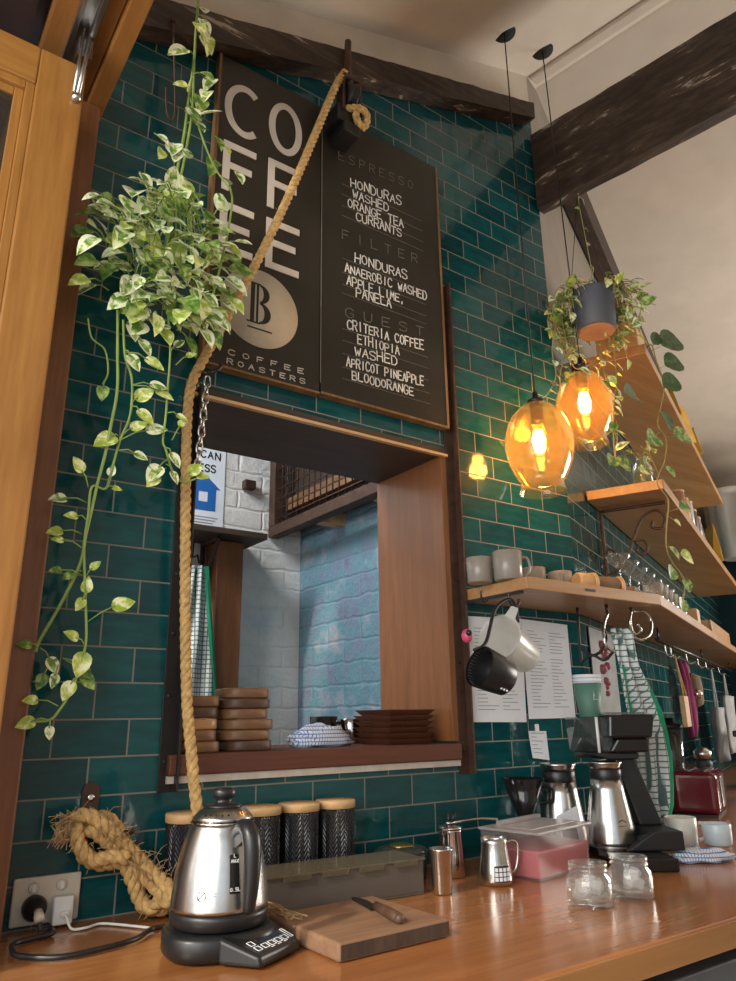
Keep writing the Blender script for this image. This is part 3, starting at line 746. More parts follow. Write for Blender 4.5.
NYB = V((0,-1,0))
for lo, hi in (((-0.056,0),(0.056,0.036)),((-0.056,0.080),(0.056,0.095)),((-0.056,0.036),(-0.020,0.080)),((0.020,0.036),(0.056,0.080))):
    b.box((hx+lo[0],PY-0.0014,hz+lo[1]),(hx+hi[0],PY-0.0002,hz+hi[1]))
b.prism([(hx-0.076,hz+0.095),(hx+0.076,hz+0.095),(hx,hz+0.158)], -PY+0.0002, -PY+0.0014, 0, RY)
b.build('house_print', M_blue, po)
for s_, x0_, x1_, z_ in (('WE CAN',1.0,1.195,2.318),('LESS',1.065,1.175,2.258)):
    b = MB(); write(b, s_, (x0_,PY-.0003,z_), (x1_,PY-.0003,z_), 0.030, 0.006, NYB, 0.1, 0.66); b.build('poster_lettering', M_blackink, po)
b = MB()
for k in range(3): ribbon(b, [(1.01,PY-.0003,2.060-0.012*k),(1.19-0.01*k,PY-.0003,2.060-0.012*k)], 0.0042, NYB)
for k in range(2): ribbon(b, [(1.01,PY-.0003,2.010-0.010*k),(1.18,PY-.0003,2.010-0.010*k)], 0.0022, NYB)
b.build('fine_print', M_ink, po)
def drape(mb, rows, mat=0, fold=0.01, n=14, seedv=0.0, side=V((1,0,0)), out=V((0,-1,0))):
    """hanging cloth from rows of (centre point, width)"""
    vs, fs = [], []
    for j, (c_, wd) in enumerate(rows):
        for i in range(n+1):
            t = i/n-0.5
            vs.append(V(c_) + side*t*wd + out*(math.sin(t*15+seedv+j*0.25)*fold*(1.2-abs(t)) + noise.noise(V((t*3+seedv, j*0.3, 0)))*fold))
    for j in range(len(rows)-1):
        for i in range(n): fs.append((j*(n+1)+i, j*(n+1)+i+1, (j+1)*(n+1)+i+1, (j+1)*(n+1)+i))
    mb.add(vs, fs, mat, True); return mb
def solid(o, th): 
    s_ = o.modifiers.new('thickness', 'SOLIDIFY'); s_.thickness = th; s_.offset = 0; return o
tt = thing('tea_towel', 'checked tea towel with green edge hanging behind the rope in the back room', 'tea towel', (1.05,1.0,1.82))
rows_ = [((1.062,1.012,1.823-0.056*j), 0.056+0.0135*min(j,9)) for j in range(14)]
solid(drape(MB(), rows_, 0, 0.012).build('cloth', M_teatowel, tt), 0.003)
rows_ = [((1.062+0.028+0.0068*min(j,9),1.004,1.823-0.056*j), 0.018) for j in range(13)]
solid(drape(MB(), rows_, 0, 0.004, 4).build('stripe', M_green, tt), 0.003)
b = MB(); b.tube([(1.062,1.012,1.834),(1.062,1.03,1.868),(1.062,1.08,1.868),(1.062,1.08,1.944)], 0.004, 6); b.build('hook', M_black, tt)
# wire mesh loft with its timber frame, running towards the hatch
lf = thing('wire_mesh_loft', 'dark timber loft box faced with rusty wire mesh behind the hatch', 'storage loft', (1.5,0.75,2.01))
CX = 1.428
b = MB(); b.box((CX,0.34,2.009),(CX+0.05,BW-0.004,2.055)); b.build('bottom_rail', M_rust, lf, bevel=0.003)
b = MB(); b.box((CX,1.105,2.0555),(CX+0.05,BW-0.004,2.76)); b.build('corner_stile', M_rust, lf, bevel=0.003)
b = MB()
for k in range(17): b.tube([(CX+0.024,0.36+0.045*k,2.0555),(CX+0.024,0.36+0.045*k,2.76)], 0.0030, 5)
for k in range(15): b.tube([(CX+0.020,0.345,2.085+0.045*k),(CX+0.020,1.105,2.085+0.045*k)], 0.0030, 5)
b.build('wire_mesh', M_rust, lf)
b = MB(); b.box((CX+0.062,0.34,2.062),(1.80,BW-0.004,2.080)); b.box((CX+0.28,0.34,2.0805),(CX+0.292,BW-0.004,2.76)); b.build('loft_floor', M_jamby, lf)
b = MB(); b.box((CX+0.055,0.34,2.125),(CX+0.10,1.10,2.178)); b.build('inner_batten', M_round, lf)
b = MB(); b.box((CX+0.11,0.34,2.081),(CX+0.12,BW-0.004,2.76)); b.build('loft_shade_sheet', M_jamby, lf)  # dark sheet added so the void behind the mesh looks shaded
b = MB(); b.box((1.482,0.80,2.009),(1.80,0.850,2.0605)); b.build('support_batten', M_pine, lf)
b = MB(); b.box((1.482,0.40,2.009),(1.80,0.450,2.0605)); b.build('support_batten', M_pine, lf)
tag(MB().box((1.296,1.122,2.207),(1.347,BW-0.001,2.246)).build('wall_bracket', M_rust, bevel=0.004), 'small rusty square bracket in the white brick beside the wire mesh', 'bracket')

# things standing on the hatch sill (top z = 1.192)
SZ = 1.192
def paddle(mb, c, wx, wy, h, M=None):
    n = 28; poly = []
    for i in range(n):
        a = 2*PI*i/n; k = 1.0/((abs(math.cos(a))**3.2+abs(math.sin(a))**3.2)**(1/3.2))
        poly.append((c[0]+wx/2*k*math.cos(a), c[1]+wy/2*k*math.sin(a)))
    mb.prism(poly, c[2], c[2]+h, 0, M, True); return mb
rnd = random.Random(21)
ords = ['lowest', 'second from bottom', 'third from bottom', 'fourth from bottom', 'fifth from bottom', 'topmost']
z = SZ
for k in range(6):
    h = 0.0235
    mt = [M_rounddark, M_round, M_round, M_round, M_rounddark, M_round][k]
    o = paddle(MB(), (0,0,0), 0.124+rnd.uniform(-.012,.010), 0.13, h-0.0006).build('serving_board', mt, bevel=0.004, world=False)
    o.location = (0.812+rnd.uniform(-.008,.010), 0.075, z); o.rotation_euler = (0,0,rnd.uniform(-.1,.1)); z += h
    tag(o, '%s rounded wooden serving board in the taller stack on the hatch sill' % ords[k], 'serving board', 'serving boards in the taller stack')
z = SZ
ords5 = ['lowest', 'second from bottom', 'middle', 'second from top', 'topmost']
for k in range(5):
    h = 0.0245
    mt = [M_round, M_round, M_shelf, M_rounddark, M_round][k]
    o = paddle(MB(), (0,0,0), 0.112+rnd.uniform(-.006,.006), 0.13, h-0.0006).build('serving_board', mt, bevel=0.004, world=False)
    o.location = (0.678+rnd.uniform(-.004,.004), 0.070, z); o.rotation_euler = (0,0,rnd.uniform(-.06,.06)); z += h
    tag(o, '%s serving board in the shorter stack behind the hanging rope' % ords5[k], 'serving board', 'serving boards in the shorter stack')
def crumple(name, c, sx, sy, sz, mt, label, cat, seedv=0, rotz=0, ridge=1.0):
    mb = MB(); vs, fs = [], []; nu, nv = 32, 14
    for j in range(nv+1):
        ph = PI*j/nv
        for i in range(nu):
            a = 2*PI*i/nu
            p = V((math.cos(a)*math.sin(ph), math.sin(a)*math.sin(ph), math.cos(ph)))
            k = 1+0.30*ridge*noise.noise(p*2.3+V((seedv,0,0)))+0.14*ridge*noise.noise(p*6+V((seedv,3,0)))
            q = V((p.x*sx*k/2, p.y*sy*k/2, max(p.z, -0.55)*sz*k/1.55+sz*0.36))
            vs.append((q.x, q.y, max(q.z, 0.0)))
    for j in range(nv):
        for i in range(nu): fs.append((j*nu+i, j*nu+(i+1) % nu, (j+1)*nu+(i+1) % nu, (j+1)*nu+i))
    mb.add(vs, fs, 0, True)
    o = mb.build(name, mt, world=False); o.location = c; o.rotation_euler = (0,0,rotz)
    return tag(o, label, cat)
crumple('dishcloth', (1.045,0.095,SZ), 0.17, 0.10, 0.052, M_bluecloth, 'crumpled blue and white dishcloth on the hatch sill', 'cloth', 2)
mg = thing('black_mug', 'black mug standing behind the dishcloth on the hatch sill', 'mug', (1.155,0.255,SZ))
def cup_profile(r0, r1, h, wall=0.003):
    return [(r0*0.9,0),(r0,0.003),(r1,h-0.001),(r1-wall*0.5,h),(r1-wall,h-0.001),(r0-wall,0.006),(0.0001,0.005)]
def handle_pts(x, z0, z1, out, n=9):
    return [(x+out*math.sin(PI*i/(n-1))**0.75, 0, z0+(z1-z0)*i/(n-1)) for i in range(n)]
b = MB(); b.lathe(cup_profile(0.036,0.040,0.075), 28); b.build('body', M_gloss, mg, world=False)
b = MB(); b.tube(handle_pts(0.037,0.015,0.062,0.030), 0.005, 8); b.build('handle', M_gloss, mg, world=False)
mg = thing('steel_cup', 'small shiny steel cup between dishcloth and tray stack on the hatch sill', 'cup', (1.235,0.235,SZ))
b = MB(); b.lathe(cup_profile(0.030,0.034,0.068,0.002), 28); b.build('body', M_polish, mg, world=False)
b = MB(); b.tube(handle_pts(0.031,0.018,0.055,0.022), 0.003, 8); b.build('handle', M_polish, mg, world=False)
z = SZ
ords6 = ['lowest', 'second from bottom', 'third from bottom', 'third from top', 'second from top', 'topmost']
for k in range(6):
    mb = MB(); a, c2, hh = 0.066, 0.080, 0.0145
    mb.add([(-a,-a,0),(a,-a,0),(a,a,0),(-a,a,0),(-c2,-c2,hh),(c2,-c2,hh),(c2,c2,hh),(-c2,c2,hh),(-c2+.008,-c2+.008,hh),(c2-.008,-c2+.008,hh),(c2-.008,c2-.008,hh),(-c2+.008,c2-.008,hh),(-a+.006,-a+.006,.005),(a-.006,-a+.006,.005),(a-.006,a-.006,.005),(-a+.006,a-.006,.005)],
           [(3,2,1,0),(0,1,5,4),(1,2,6,5),(2,3,7,6),(3,0,4,7),(4,5,9,8),(5,6,10,9),(6,7,11,10),(7,4,8,11),(8,9,13,12),(9,10,14,13),(10,11,15,14),(11,8,12,15),(12,13,14,15)])
    o = mb.build('wooden_tray', M_tray, world=False); o.location = (1.285+rnd.uniform(-.004,.004), 0.095, z); o.rotation_euler = (0,0,rnd.uniform(-.05,.05)); z += 0.0150
    tag(o, '%s dark square tray in the tray stack on the hatch sill' % ords6[k], 'tray', 'square trays on the hatch sill')

# ------------------------------------------------------------------ rope, pulley, chain, hooks
def rope_mesh(mb, pts, R, pitch, sub=14, strands=3, seg=6, mat=0, fuzz=0):
    cp = spline([V(p) for p in pts], sub)
    # resample evenly
    L_ = [0.0]
    for a, c_ in zip(cp, cp[1:]): L_.append(L_[-1]+(c_-a).length)
    step = pitch/9; n = max(6, int(L_[-1]/step)); path = []; j = 0
    for i in range(n+1):
        s_ = L_[-1]*i/n
        while j < len(L_)-2 and L_[j+1] < s_: j += 1
        t = (s_-L_[j])/max(1e-9, L_[j+1]-L_[j]); path.append(cp[j].lerp(cp[j+1], t))
    frames = []; t0 = (path[1]-path[0]).normalized(); nr = t0.orthogonal().normalized(); prev = t0
    for i in range(len(path)):
        t = (path[min(i+1,len(path)-1)]-path[max(i-1,0)]).normalized()
        nr = prev.rotation_difference(t) @ nr; nr = (nr-t*nr.dot(t)).normalized(); prev = t
        frames.append((nr.copy(), t.cross(nr)))
    for k in range(strands):
        sp_ = []
        for i, p in enumerate(path):
            a = 2*PI*(L_[-1]*i/n)/pitch+2*PI*k/strands
            sp_.append(p + (frames[i][0]*math.cos(a)+frames[i][1]*math.sin(a))*R*0.5)
        mb.tube(sp_, R*0.58, seg, mat)
    rr = random.Random(8)
    for i in range(fuzz):
        p = rr.choice(path) + V((rr.uniform(-1,1), rr.uniform(-1,1), rr.uniform(-1,1))).normalized()*R*0.8
        q = p + V((rr.uniform(-1,1), rr.uniform(-1,0.2), rr.uniform(-1,1))).normalized()*rr.uniform(.008,.03)
        mb.tube([p, p.lerp(q,.5)+V((0,0,.004)), q], 0.0005, 3, mat)
    return mb
pts = [(1.001,-0.1,3.203), (0.961,-0.115,3.119), (0.922,-0.115,3.004), (0.84,-0.11,2.743), (0.752,-0.1,2.480), (0.665,-0.085,2.253), (0.607,-0.07,2.105), (0.581,-0.06,2.025),
       (0.577,-0.06,1.923), (0.583,-0.06,1.789), (0.589,-0.065,1.647), (0.6,-0.065,1.470), (0.615,-0.065,1.302), (0.622,-0.085,1.203), (0.627,-0.112,1.109), (0.642,-0.122,1.036), (0.65,-0.124,0.996)]
rp = rope_mesh(MB(), pts, 0.0118, 0.060, 12, 3, 7, 0, 90)
tag(rp.build('rope', M_rope), 'long twisted manila rope hanging from pulley past the hatch to behind the kettle', 'rope')
# pulley block with strap
pb = thing('pulley_block', 'dark iron pulley block strapped to the raking beam above the chalk menu', 'pulley', (1.039,-0.07,3.140))
b = MB(); b.tube([(1.032,-0.072,3.372), (1.020,-0.085,3.278), (1.008,-0.1,3.176)], [0.011,0.012,0.016], 8); b.build('strap', M_rust, pb)
pc = V((1.015,-0.1,3.113))
b = MB(); b.lathe([(0.010,-0.018),(0.042,-0.016),(0.045,-0.010),(0.034,0),(0.045,0.010),(0.042,0.016),(0.010,0.018)], 24, (0,0,0), 0, Matrix.Translation(pc) @ Matrix.Rotation(PI/2,4,'Y')); b.build('sheave', M_black, pb)
b = MB(); b.box((pc.x-0.036,pc.y-0.020,pc.z-0.075),(pc.x-0.024,pc.y+0.020,pc.z+0.062)); b.box((pc.x+0.024,pc.y-0.020,pc.z-0.075),(pc.x+0.036,pc.y+0.020,pc.z+0.062)); b.box((pc.x-0.036,pc.y-0.020,pc.z+0.055),(pc.x+0.036,pc.y+0.020,pc.z+0.067)); b.build('cheek_plate', M_rust, pb, bevel=0.004)
b = MB(); b.box((pc.x-0.05,pc.y-0.012,pc.z-0.115),(pc.x+0.045,-0.031,pc.z-0.055)); b.box((pc.x-0.03,pc.y-0.02,pc.z-0.155),(pc.x+0.03,-0.031,pc.z-0.117)); b.build('mounting_block', M_black, pb, bevel=0.005)
b = MB(); kc = V((1.042,-0.125,3.026)); rope_mesh(b, [kc+V((-.05,0.03,.03)), kc+V((-.012,-.012,.02)), kc+V((.02,-.005,.012)), kc+V((.018,.008,-.02)), kc+V((-.012,0,-.02)), kc+V((-.02,0,.01))], 0.0115, 0.05, 10); b.build('rope_knot', M_rope, pb)
hk = thing('wall_hook', 'black iron hook holding rope and chain above the hatch corner', 'hook', (0.604,-0.01,2.059))
h0 = V((0.609,-0.004,2.062))
b = MB(); b.tube([h0, h0+V((0,-0.05,0)), h0+V((0.012,-0.085,-0.002)), h0+V((0.028,-0.092,0.012)), h0+V((0.030,-0.088,0.024))], 0.005, 8, sub=5); b.build('prong', M_black, hk)
b = MB(); b.lathe([(0.014,0),(0.014,0.004),(0.006,0.006)], 16, (0,0,0), 0, Matrix.Translation(h0) @ RY); b.build('rose', M_black, hk)
ch = MB()
c0 = V((0.611,-0.085,2.049)); nl = 11; ll = 0.029
chain_t = thing('steel_chain', 'short steel chain hanging from the black hook before the poster', 'chain', c0)
for k in range(nl):
    cz = c0.z - ll*0.74*k
    cxk = c0.x - 0.0012*k
    pts_ = []
    for i in range(16):
        a = 2*PI*i/16
        px = 0.0075*math.cos(a); pzz = (ll/2-0.0075)*(1 if math.sin(a) > 0 else -1)*min(1,abs(math.sin(a))*4)+0.0075*math.sin(a)
        pts_.append((cxk+(px if k % 2 == 0 else 0), c0.y+(px if k % 2 else 0), cz+pzz-ll/2))
    MB().tube(pts_, 0.0022, 6, 0, True).build('link', M_steel, chain_t)
# tied-off rope bundle on a hook low on the tiles
cl_ = thing('cleat_hook', 'rusty iron hook plate screwed to the low tiles above the power point', 'hook', (0.45,-0.004,1.113))
q = V((0.45,-0.003,1.118))
b = MB(); b.prism([(-0.016,-0.05),(0.016,-0.05),(0.017,0.012),(0.012,0.024),(0,0.029),(-0.012,0.024),(-0.017,0.012)], 0, 0.004, 0, Matrix.Translation(q) @ RY); b.build('plate', M_rust, cl_, bevel=0.001)
b = MB(); b.lathe([(0.008,0.0042),(0.008,0.006),(0.004,0.008)], 14, (0,0,0), 0, Matrix.Translation(q) @ RY); b.build('screw', M_steel, cl_)
b = MB(); q2 = q+V((0,-0.004,-0.03)); b.tube([q2, q2+V((0,-0.03,-0.012)), q2+V((0.02,-0.045,-0.03)), q2+V((0.055,-0.045,-0.036)), q2+V((0.075,-0.043,-0.032))], 0.006, 8, sub=4); b.build('prong', M_rust, cl_)
rb_ = thing('rope_bundle', 'thick frayed manila rope hank tied on the low hook and trailing behind the kettle', 'rope', (0.503,-0.05,1.023))
b = MB()
S_ = [[(0.405,-0.045,1.081),(0.426,-0.06,1.093),(0.454,-0.07,1.079),(0.499,-0.07,1.040),(0.539,-0.075,1.002),(0.568,-0.1,0.971),(0.587,-0.135,0.952)],
      [(0.416,-0.04,1.062),(0.445,-0.055,1.064),(0.484,-0.06,1.033),(0.532,-0.065,0.991),(0.565,-0.09,0.956),(0.581,-0.135,0.936)],
      [(0.43,-0.035,1.043),(0.437,-0.045,1.019),(0.467,-0.05,1.003),(0.505,-0.06,1.003),(0.527,-0.06,0.97),(0.549,-0.065,0.925),(0.566,-0.075,0.909),(0.587,-0.09,0.915)],
      [(0.442,-0.03,1.083),(0.475,-0.035,1.081),(0.499,-0.04,1.058),(0.52,-0.045,1.021),(0.558,-0.05,0.972),(0.585,-0.06,0.942)],
      [(0.499,-0.05,1.027),(0.524,-0.055,0.983),(0.545,-0.06,0.94),(0.557,-0.085,0.922),(0.572,-0.105,0.937),(0.583,-0.13,0.936)],
      [(0.413,-0.06,1.075),(0.422,-0.065,1.040),(0.45,-0.065,1.013),(0.48,-0.075,1.018),(0.51,-0.08,1.012)]]
for st_ in S_: rope_mesh(b, [(x, y, max(z, 0.9185)) for x, y, z in st_], 0.0135, 0.055, 10, 3, 6, 0, 30)
b.build('hank', M_rope, rb_)
b = MB(); rr = random.Random(3)
e0_ = V((0.408,-0.05,1.077))
for i in range(150):
    p = e0_ + V((rr.uniform(-.006,.03), rr.uniform(-.014,.014), rr.uniform(-.02,.012)))
    b.tube([p, p+V((rr.uniform(-.03,.0), rr.uniform(-.015,.005), rr.uniform(-.012,.02))), p+V((rr.uniform(-.045,-.012), rr.uniform(-.03,.005), rr.uniform(-.03,.016)))], 0.0009, 3)
for i in range(130):
    t = rr.random(); p = V((0.44,-0.065,1.080)).lerp(V((0.594,-0.09,0.935)), t) + V((rr.uniform(-.01,.012), rr.uniform(-.012,.0), rr.uniform(-.02,.02)))
    p.z = max(p.z, 0.905)
    dv = V((rr.uniform(-.6,1), rr.uniform(-.8,.1), rr.uniform(-.3,1))).normalized()*rr.uniform(.012,.05)
    b.tube([p, p+dv*.6+V((0,0,.006)), p+dv], 0.0006, 3)
b.build('frayed_fibres', M_jute, rb_)
b = MB(); s0_ = V((0.736,-0.157,0.915)); s1_ = V((0.719,-0.365,0.913)); dv = (s1_-s0_)
for i in range(150):
    o1 = V((rr.uniform(-.012,.012), rr.uniform(-.012,.012), rr.uniform(-.008,.012))); o2 = V((rr.uniform(-.02,.02), rr.uniform(-.022,.022), rr.uniform(-.012,.022)))
    k = rr.uniform(.75,1.05)
    p0 = s0_+o1*.6; p1 = s0_+dv*.5+o1+V((0,0,.008)); p2 = s0_+dv*k+o2
    for p in (p0,p1,p2): p.z = max(p.z, .9015)
    b.tube([p0,p1,p2], 0.0012, 4, sub=2)
b.build('frayed_end', M_jute, rb_)
b = MB(); b.tube([(0.514,-0.11,3.135), (0.505,-0.11,3.194), (0.511,-0.07,3.271)], 0.003, 6, sub=3)
b2 = MB(); b2.tube([(0.461,-0.064,3.087), (0.473,-0.066,2.952), (0.486,-0.066,2.792), (0.478,-0.068,2.750), (0.465,-0.068,2.772), (0.457,-0.068,2.846)], 0.0028, 6, sub=5); b2.cbox((0.461,-0.066,3.084), (0.012,0.012,0.012))
tag(b2.build('wire_hook', M_rust), 'long thin wire hook hanging off the beam beside the trailing plant', 'hook')

# ------------------------------------------------------------------ plants
def leaf(mb, base, d_, up, Lh, W, mat=0, droop=0.35, heart=True):
    d_ = V(d_).normalized(); up = V(up); s = d_.cross(up)
    if s.length < 1e-3: s = d_.orthogonal()
    s.normalize(); n_ = s.cross(d_).normalized()
    prof = [(0.0,0.30),(0.08,0.70),(0.22,0.96),(0.40,1.0),(0.60,0.85),(0.80,0.52),(0.93,0.20),(1.0,0.02)] if heart else [(0,.15),(.12,.7),(.3,.98),(.5,1.02),(.7,.9),(.88,.55),(1,.05)]
    vs, fs = [], []
    for t, k in prof:
        c_ = V(base) + d_*Lh*(t-0.10*0) - n_*droop*Lh*t*t
        lift = n_*W*k*0.13
        vs += [c_ - s*W*k*0.5 + lift, c_ - s*W*k*0.25 + lift*0.35, c_, c_ + s*W*k*0.25 + lift*0.35, c_ + s*W*k*0.5 + lift]
    for j in range(len(prof)-1):
        for i in range(4): fs.append((j*5+i, j*5+i+1, (j+1)*5+i+1, (j+1)*5+i))
    mb.add(vs, fs, mat, True)
    if mat == 0:                       # cream margins on the variegated leaves
        n_f = len(fs)
        for j in range(n_f):
            if j % 4 in (0, 3) and (j*7+int(abs(base[0])*9973)) % 5 != 0: mb.m[len(mb.m)-n_f+j] = MARGIN
MARGIN = 4
class Plant:
    def __init__(s, seed): s.st, s.lf, s.r = MB(), MB(), random.Random(seed)
    def rdir(s, front=0.3):
        r = s.r; v_ = V((r.uniform(-1,1), r.uniform(-1.0,0.3)-front, r.uniform(-0.8,0.7))); return v_.normalized()
    def mat(s):
        return s.r.choices([0,1,2], [0.58,0.22,0.20])[0]
    def sprig(s, p, d_, pl_, Lh, mat=None):
        r = s.r; p = V(p); q_ = p + V(d_)*pl_
        s.st.tube([p, p.lerp(q_,.5)+V((0,0,pl_*.15)), q_], 0.0016, 4)
        d2 = (V(d_)+V((0,0,-r.uniform(.2,.9)))+V((r.uniform(-.4,.4),r.uniform(-.3,.3),0))).normalized()
        leaf(s.lf, q_, d2, V((r.uniform(-.5,.5), -0.9, r.uniform(.2,1.0))), Lh, Lh*r.uniform(.62,.80), s.mat() if mat is None else mat, r.uniform(.05,.45))
    def vine(s, pts, every, Lh, rad=0.0026, pl_=0.03, skip=0, drop=0.0):
        cp = spline([V(p) for p in pts], 8); s.st.tube(cp, rad, 6)
        acc = 0.0; side = 1
        for i in range(1, len(cp)):
            acc += (cp[i]-cp[i-1]).length
            if acc > every:
                acc = -s.r.uniform(0, every*0.5); side = -side
                if s.r.random() < drop: continue
                dv = s.rdir(); dv.x = abs(dv.x)*side*0.8
                s.sprig(cp[i], dv.normalized(), pl_*s.r.uniform(.5,1.3), Lh*s.r.uniform(.7,1.2))
    def finish(s, root, stem_m, leaf_ms):
        s.st.build('stems', stem_m, root); o = s.lf.build('leaves', leaf_ms, root); return o
D0 = -0.17
P = Plant(4)
ph = thing('trailing_pothos', 'large variegated pothos trailing down the dark tiles beside the open window sash', 'plant', (0.492,-0.17,3.038))
top = [(0.498,-0.15,3.125), (0.494,-0.16,2.980), (0.491,-0.17,2.869), (0.481,-0.18,2.711), (0.477,-0.18,2.618), (0.465,-0.19,2.516), (0.455,-0.19,2.371), (0.45,-0.19,2.244)]
P.vine(top, 0.06, 0.055, 0.0034, 0.03)
P.vine([(0.492,-0.17,2.863), (0.489,-0.19,2.692), (0.478,-0.2,2.558), (0.466,-0.2,2.438), (0.452,-0.2,2.296)], 0.09, 0.05, 0.003, .03)
P.vine([(0.485,-0.18,2.735), (0.518,-0.2,2.609), (0.552,-0.21,2.530), (0.589,-0.22,2.476), (0.59,-0.22,2.402), (0.575,-0.22,2.281), (0.556,-0.22,2.173), (0.539,-0.22,2.096)], 0.085, 0.045, 0.0026, .03)
for (pt, L1) in (((0.492,-0.19,2.990),.055),((0.513,-0.19,2.951),.06),((0.48,-0.19,2.968),.045),((0.545,-0.19,2.819),.052),((0.531,-0.19,2.773),.055),((0.514,-0.19,2.744),.055),((0.483,-0.19,2.695),.055),((0.474,-0.19,2.678),.05),((0.405,-0.19,2.574),.040),((0.427,-0.19,2.539),.036),((0.554,-0.19,2.645),.042),((0.577,-0.19,2.629),.042),((0.548,-0.19,2.572),.055),((0.612,-0.19,2.568),.042),((0.461,-0.19,2.572),.055),((0.496,-0.19,2.665),.05),((0.379,-0.19,2.451),.05)):
    P.sprig(V(pt)+V((0,.01,.01)), V((P.r.uniform(-.5,.5),-.4,-.4)).normalized(), .008, L1)
# the dense mass of foliage
cen = V((0.434,-0.2,2.232))
for i in range(215):
    while True:
        a, b_, c_ = P.r.uniform(-1,1), P.r.uniform(-1,1), P.r.uniform(-1,1)
        if a*a+b_*b_+c_*c_ < 1: break
    yy = -0.20+0.115*b_
    px = 160+66*a; py = 260 - 80*c_
    # silhouette: narrow at the top, shifted right low down
    if py < 215: px = 160+(px-155)*0.72
    if py > 300: px = 166+(px-155)*0.75
    k = (1.6+yy)/(1.6-0.20)
    p = cen + V(((px-158)*0.00213, yy+0.20, -(py-262)*0.00213))
    dv = V((a*.8+P.r.uniform(-.5,.5), -0.5+b_*.4, c_*.4+P.r.uniform(-.4,.5))).normalized()
    P.sprig(p, dv, P.r.uniform(.015,.045), P.r.uniform(.038,.064))
for i in range(22):
    p = cen + V((P.r.uniform(-.10,.10), P.r.uniform(-.07,.07), P.r.uniform(-.03,.14)))
    P.st.tube([(0.455,-0.19,2.440), V((0.455,-0.19,2.440)).lerp(p,.5)+V((0,-.02,.03)), p], 0.0018, 5, sub=4)
P.vine([(0.361,-0.19,2.091), (0.371,-0.18,2.005), (0.381,-0.17,1.919), (0.378,-0.16,1.844), (0.376,-0.15,1.791), (0.368,-0.14,1.718), (0.366,-0.13,1.678), (0.361,-0.12,1.617), (0.358,-0.11,1.558), (0.334,-0.09,1.479), (0.307,-0.08,1.412), (0.302,-0.08,1.389)], 5, .04, 0.0032)
P.vine([(0.374,-0.19,2.072), (0.387,-0.18,1.998), (0.409,-0.17,1.950), (0.415,-0.16,1.875), (0.402,-0.15,1.819), (0.394,-0.145,1.764), (0.386,-0.14,1.714), (0.358,-0.14,1.712), (0.359,-0.13,1.656), (0.36,-0.12,1.596), (0.373,-0.11,1.509), (0.387,-0.1,1.414), (0.38,-0.1,1.366), (0.37,-0.1,1.319), (0.349,-0.1,1.279), (0.335,-0.1,1.265), (0.303,-0.1,1.262)], 5, .04, 0.0026)
P.vine([(0.469,-0.19,2.115), (0.483,-0.18,2.038), (0.487,-0.17,1.959), (0.491,-0.16,1.893), (0.492,-0.15,1.838), (0.502,-0.145,1.819), (0.524,-0.13,1.782), (0.552,-0.12,1.762), (0.588,-0.12,1.778)], 5, .05, 0.0024)
P.vine([(0.308,-0.17,2.064), (0.322,-0.16,2.027), (0.353,-0.15,2.013), (0.364,-0.15,1.964), (0.356,-0.15,1.934)], 5, .04, 0.002)
def stray(lst, Lh):
    for (p, o_, s_, mt) in lst:
        p = V(p); o_ = V(o_)
        P.st.tube([o_, o_.lerp(p,.5)+V((0,-.006,.004)), p], 0.0015, 4)
        dv = (p-o_).normalized() if (p-o_).length > 1e-4 else V((1,0,0))
        leaf(P.lf, p-dv*Lh*s_*.15, dv+V((0,-.2,-.25)), V((P.r.uniform(-.3,.3),-1,.5)), Lh*s_, Lh*s_*.72, mt, .12)
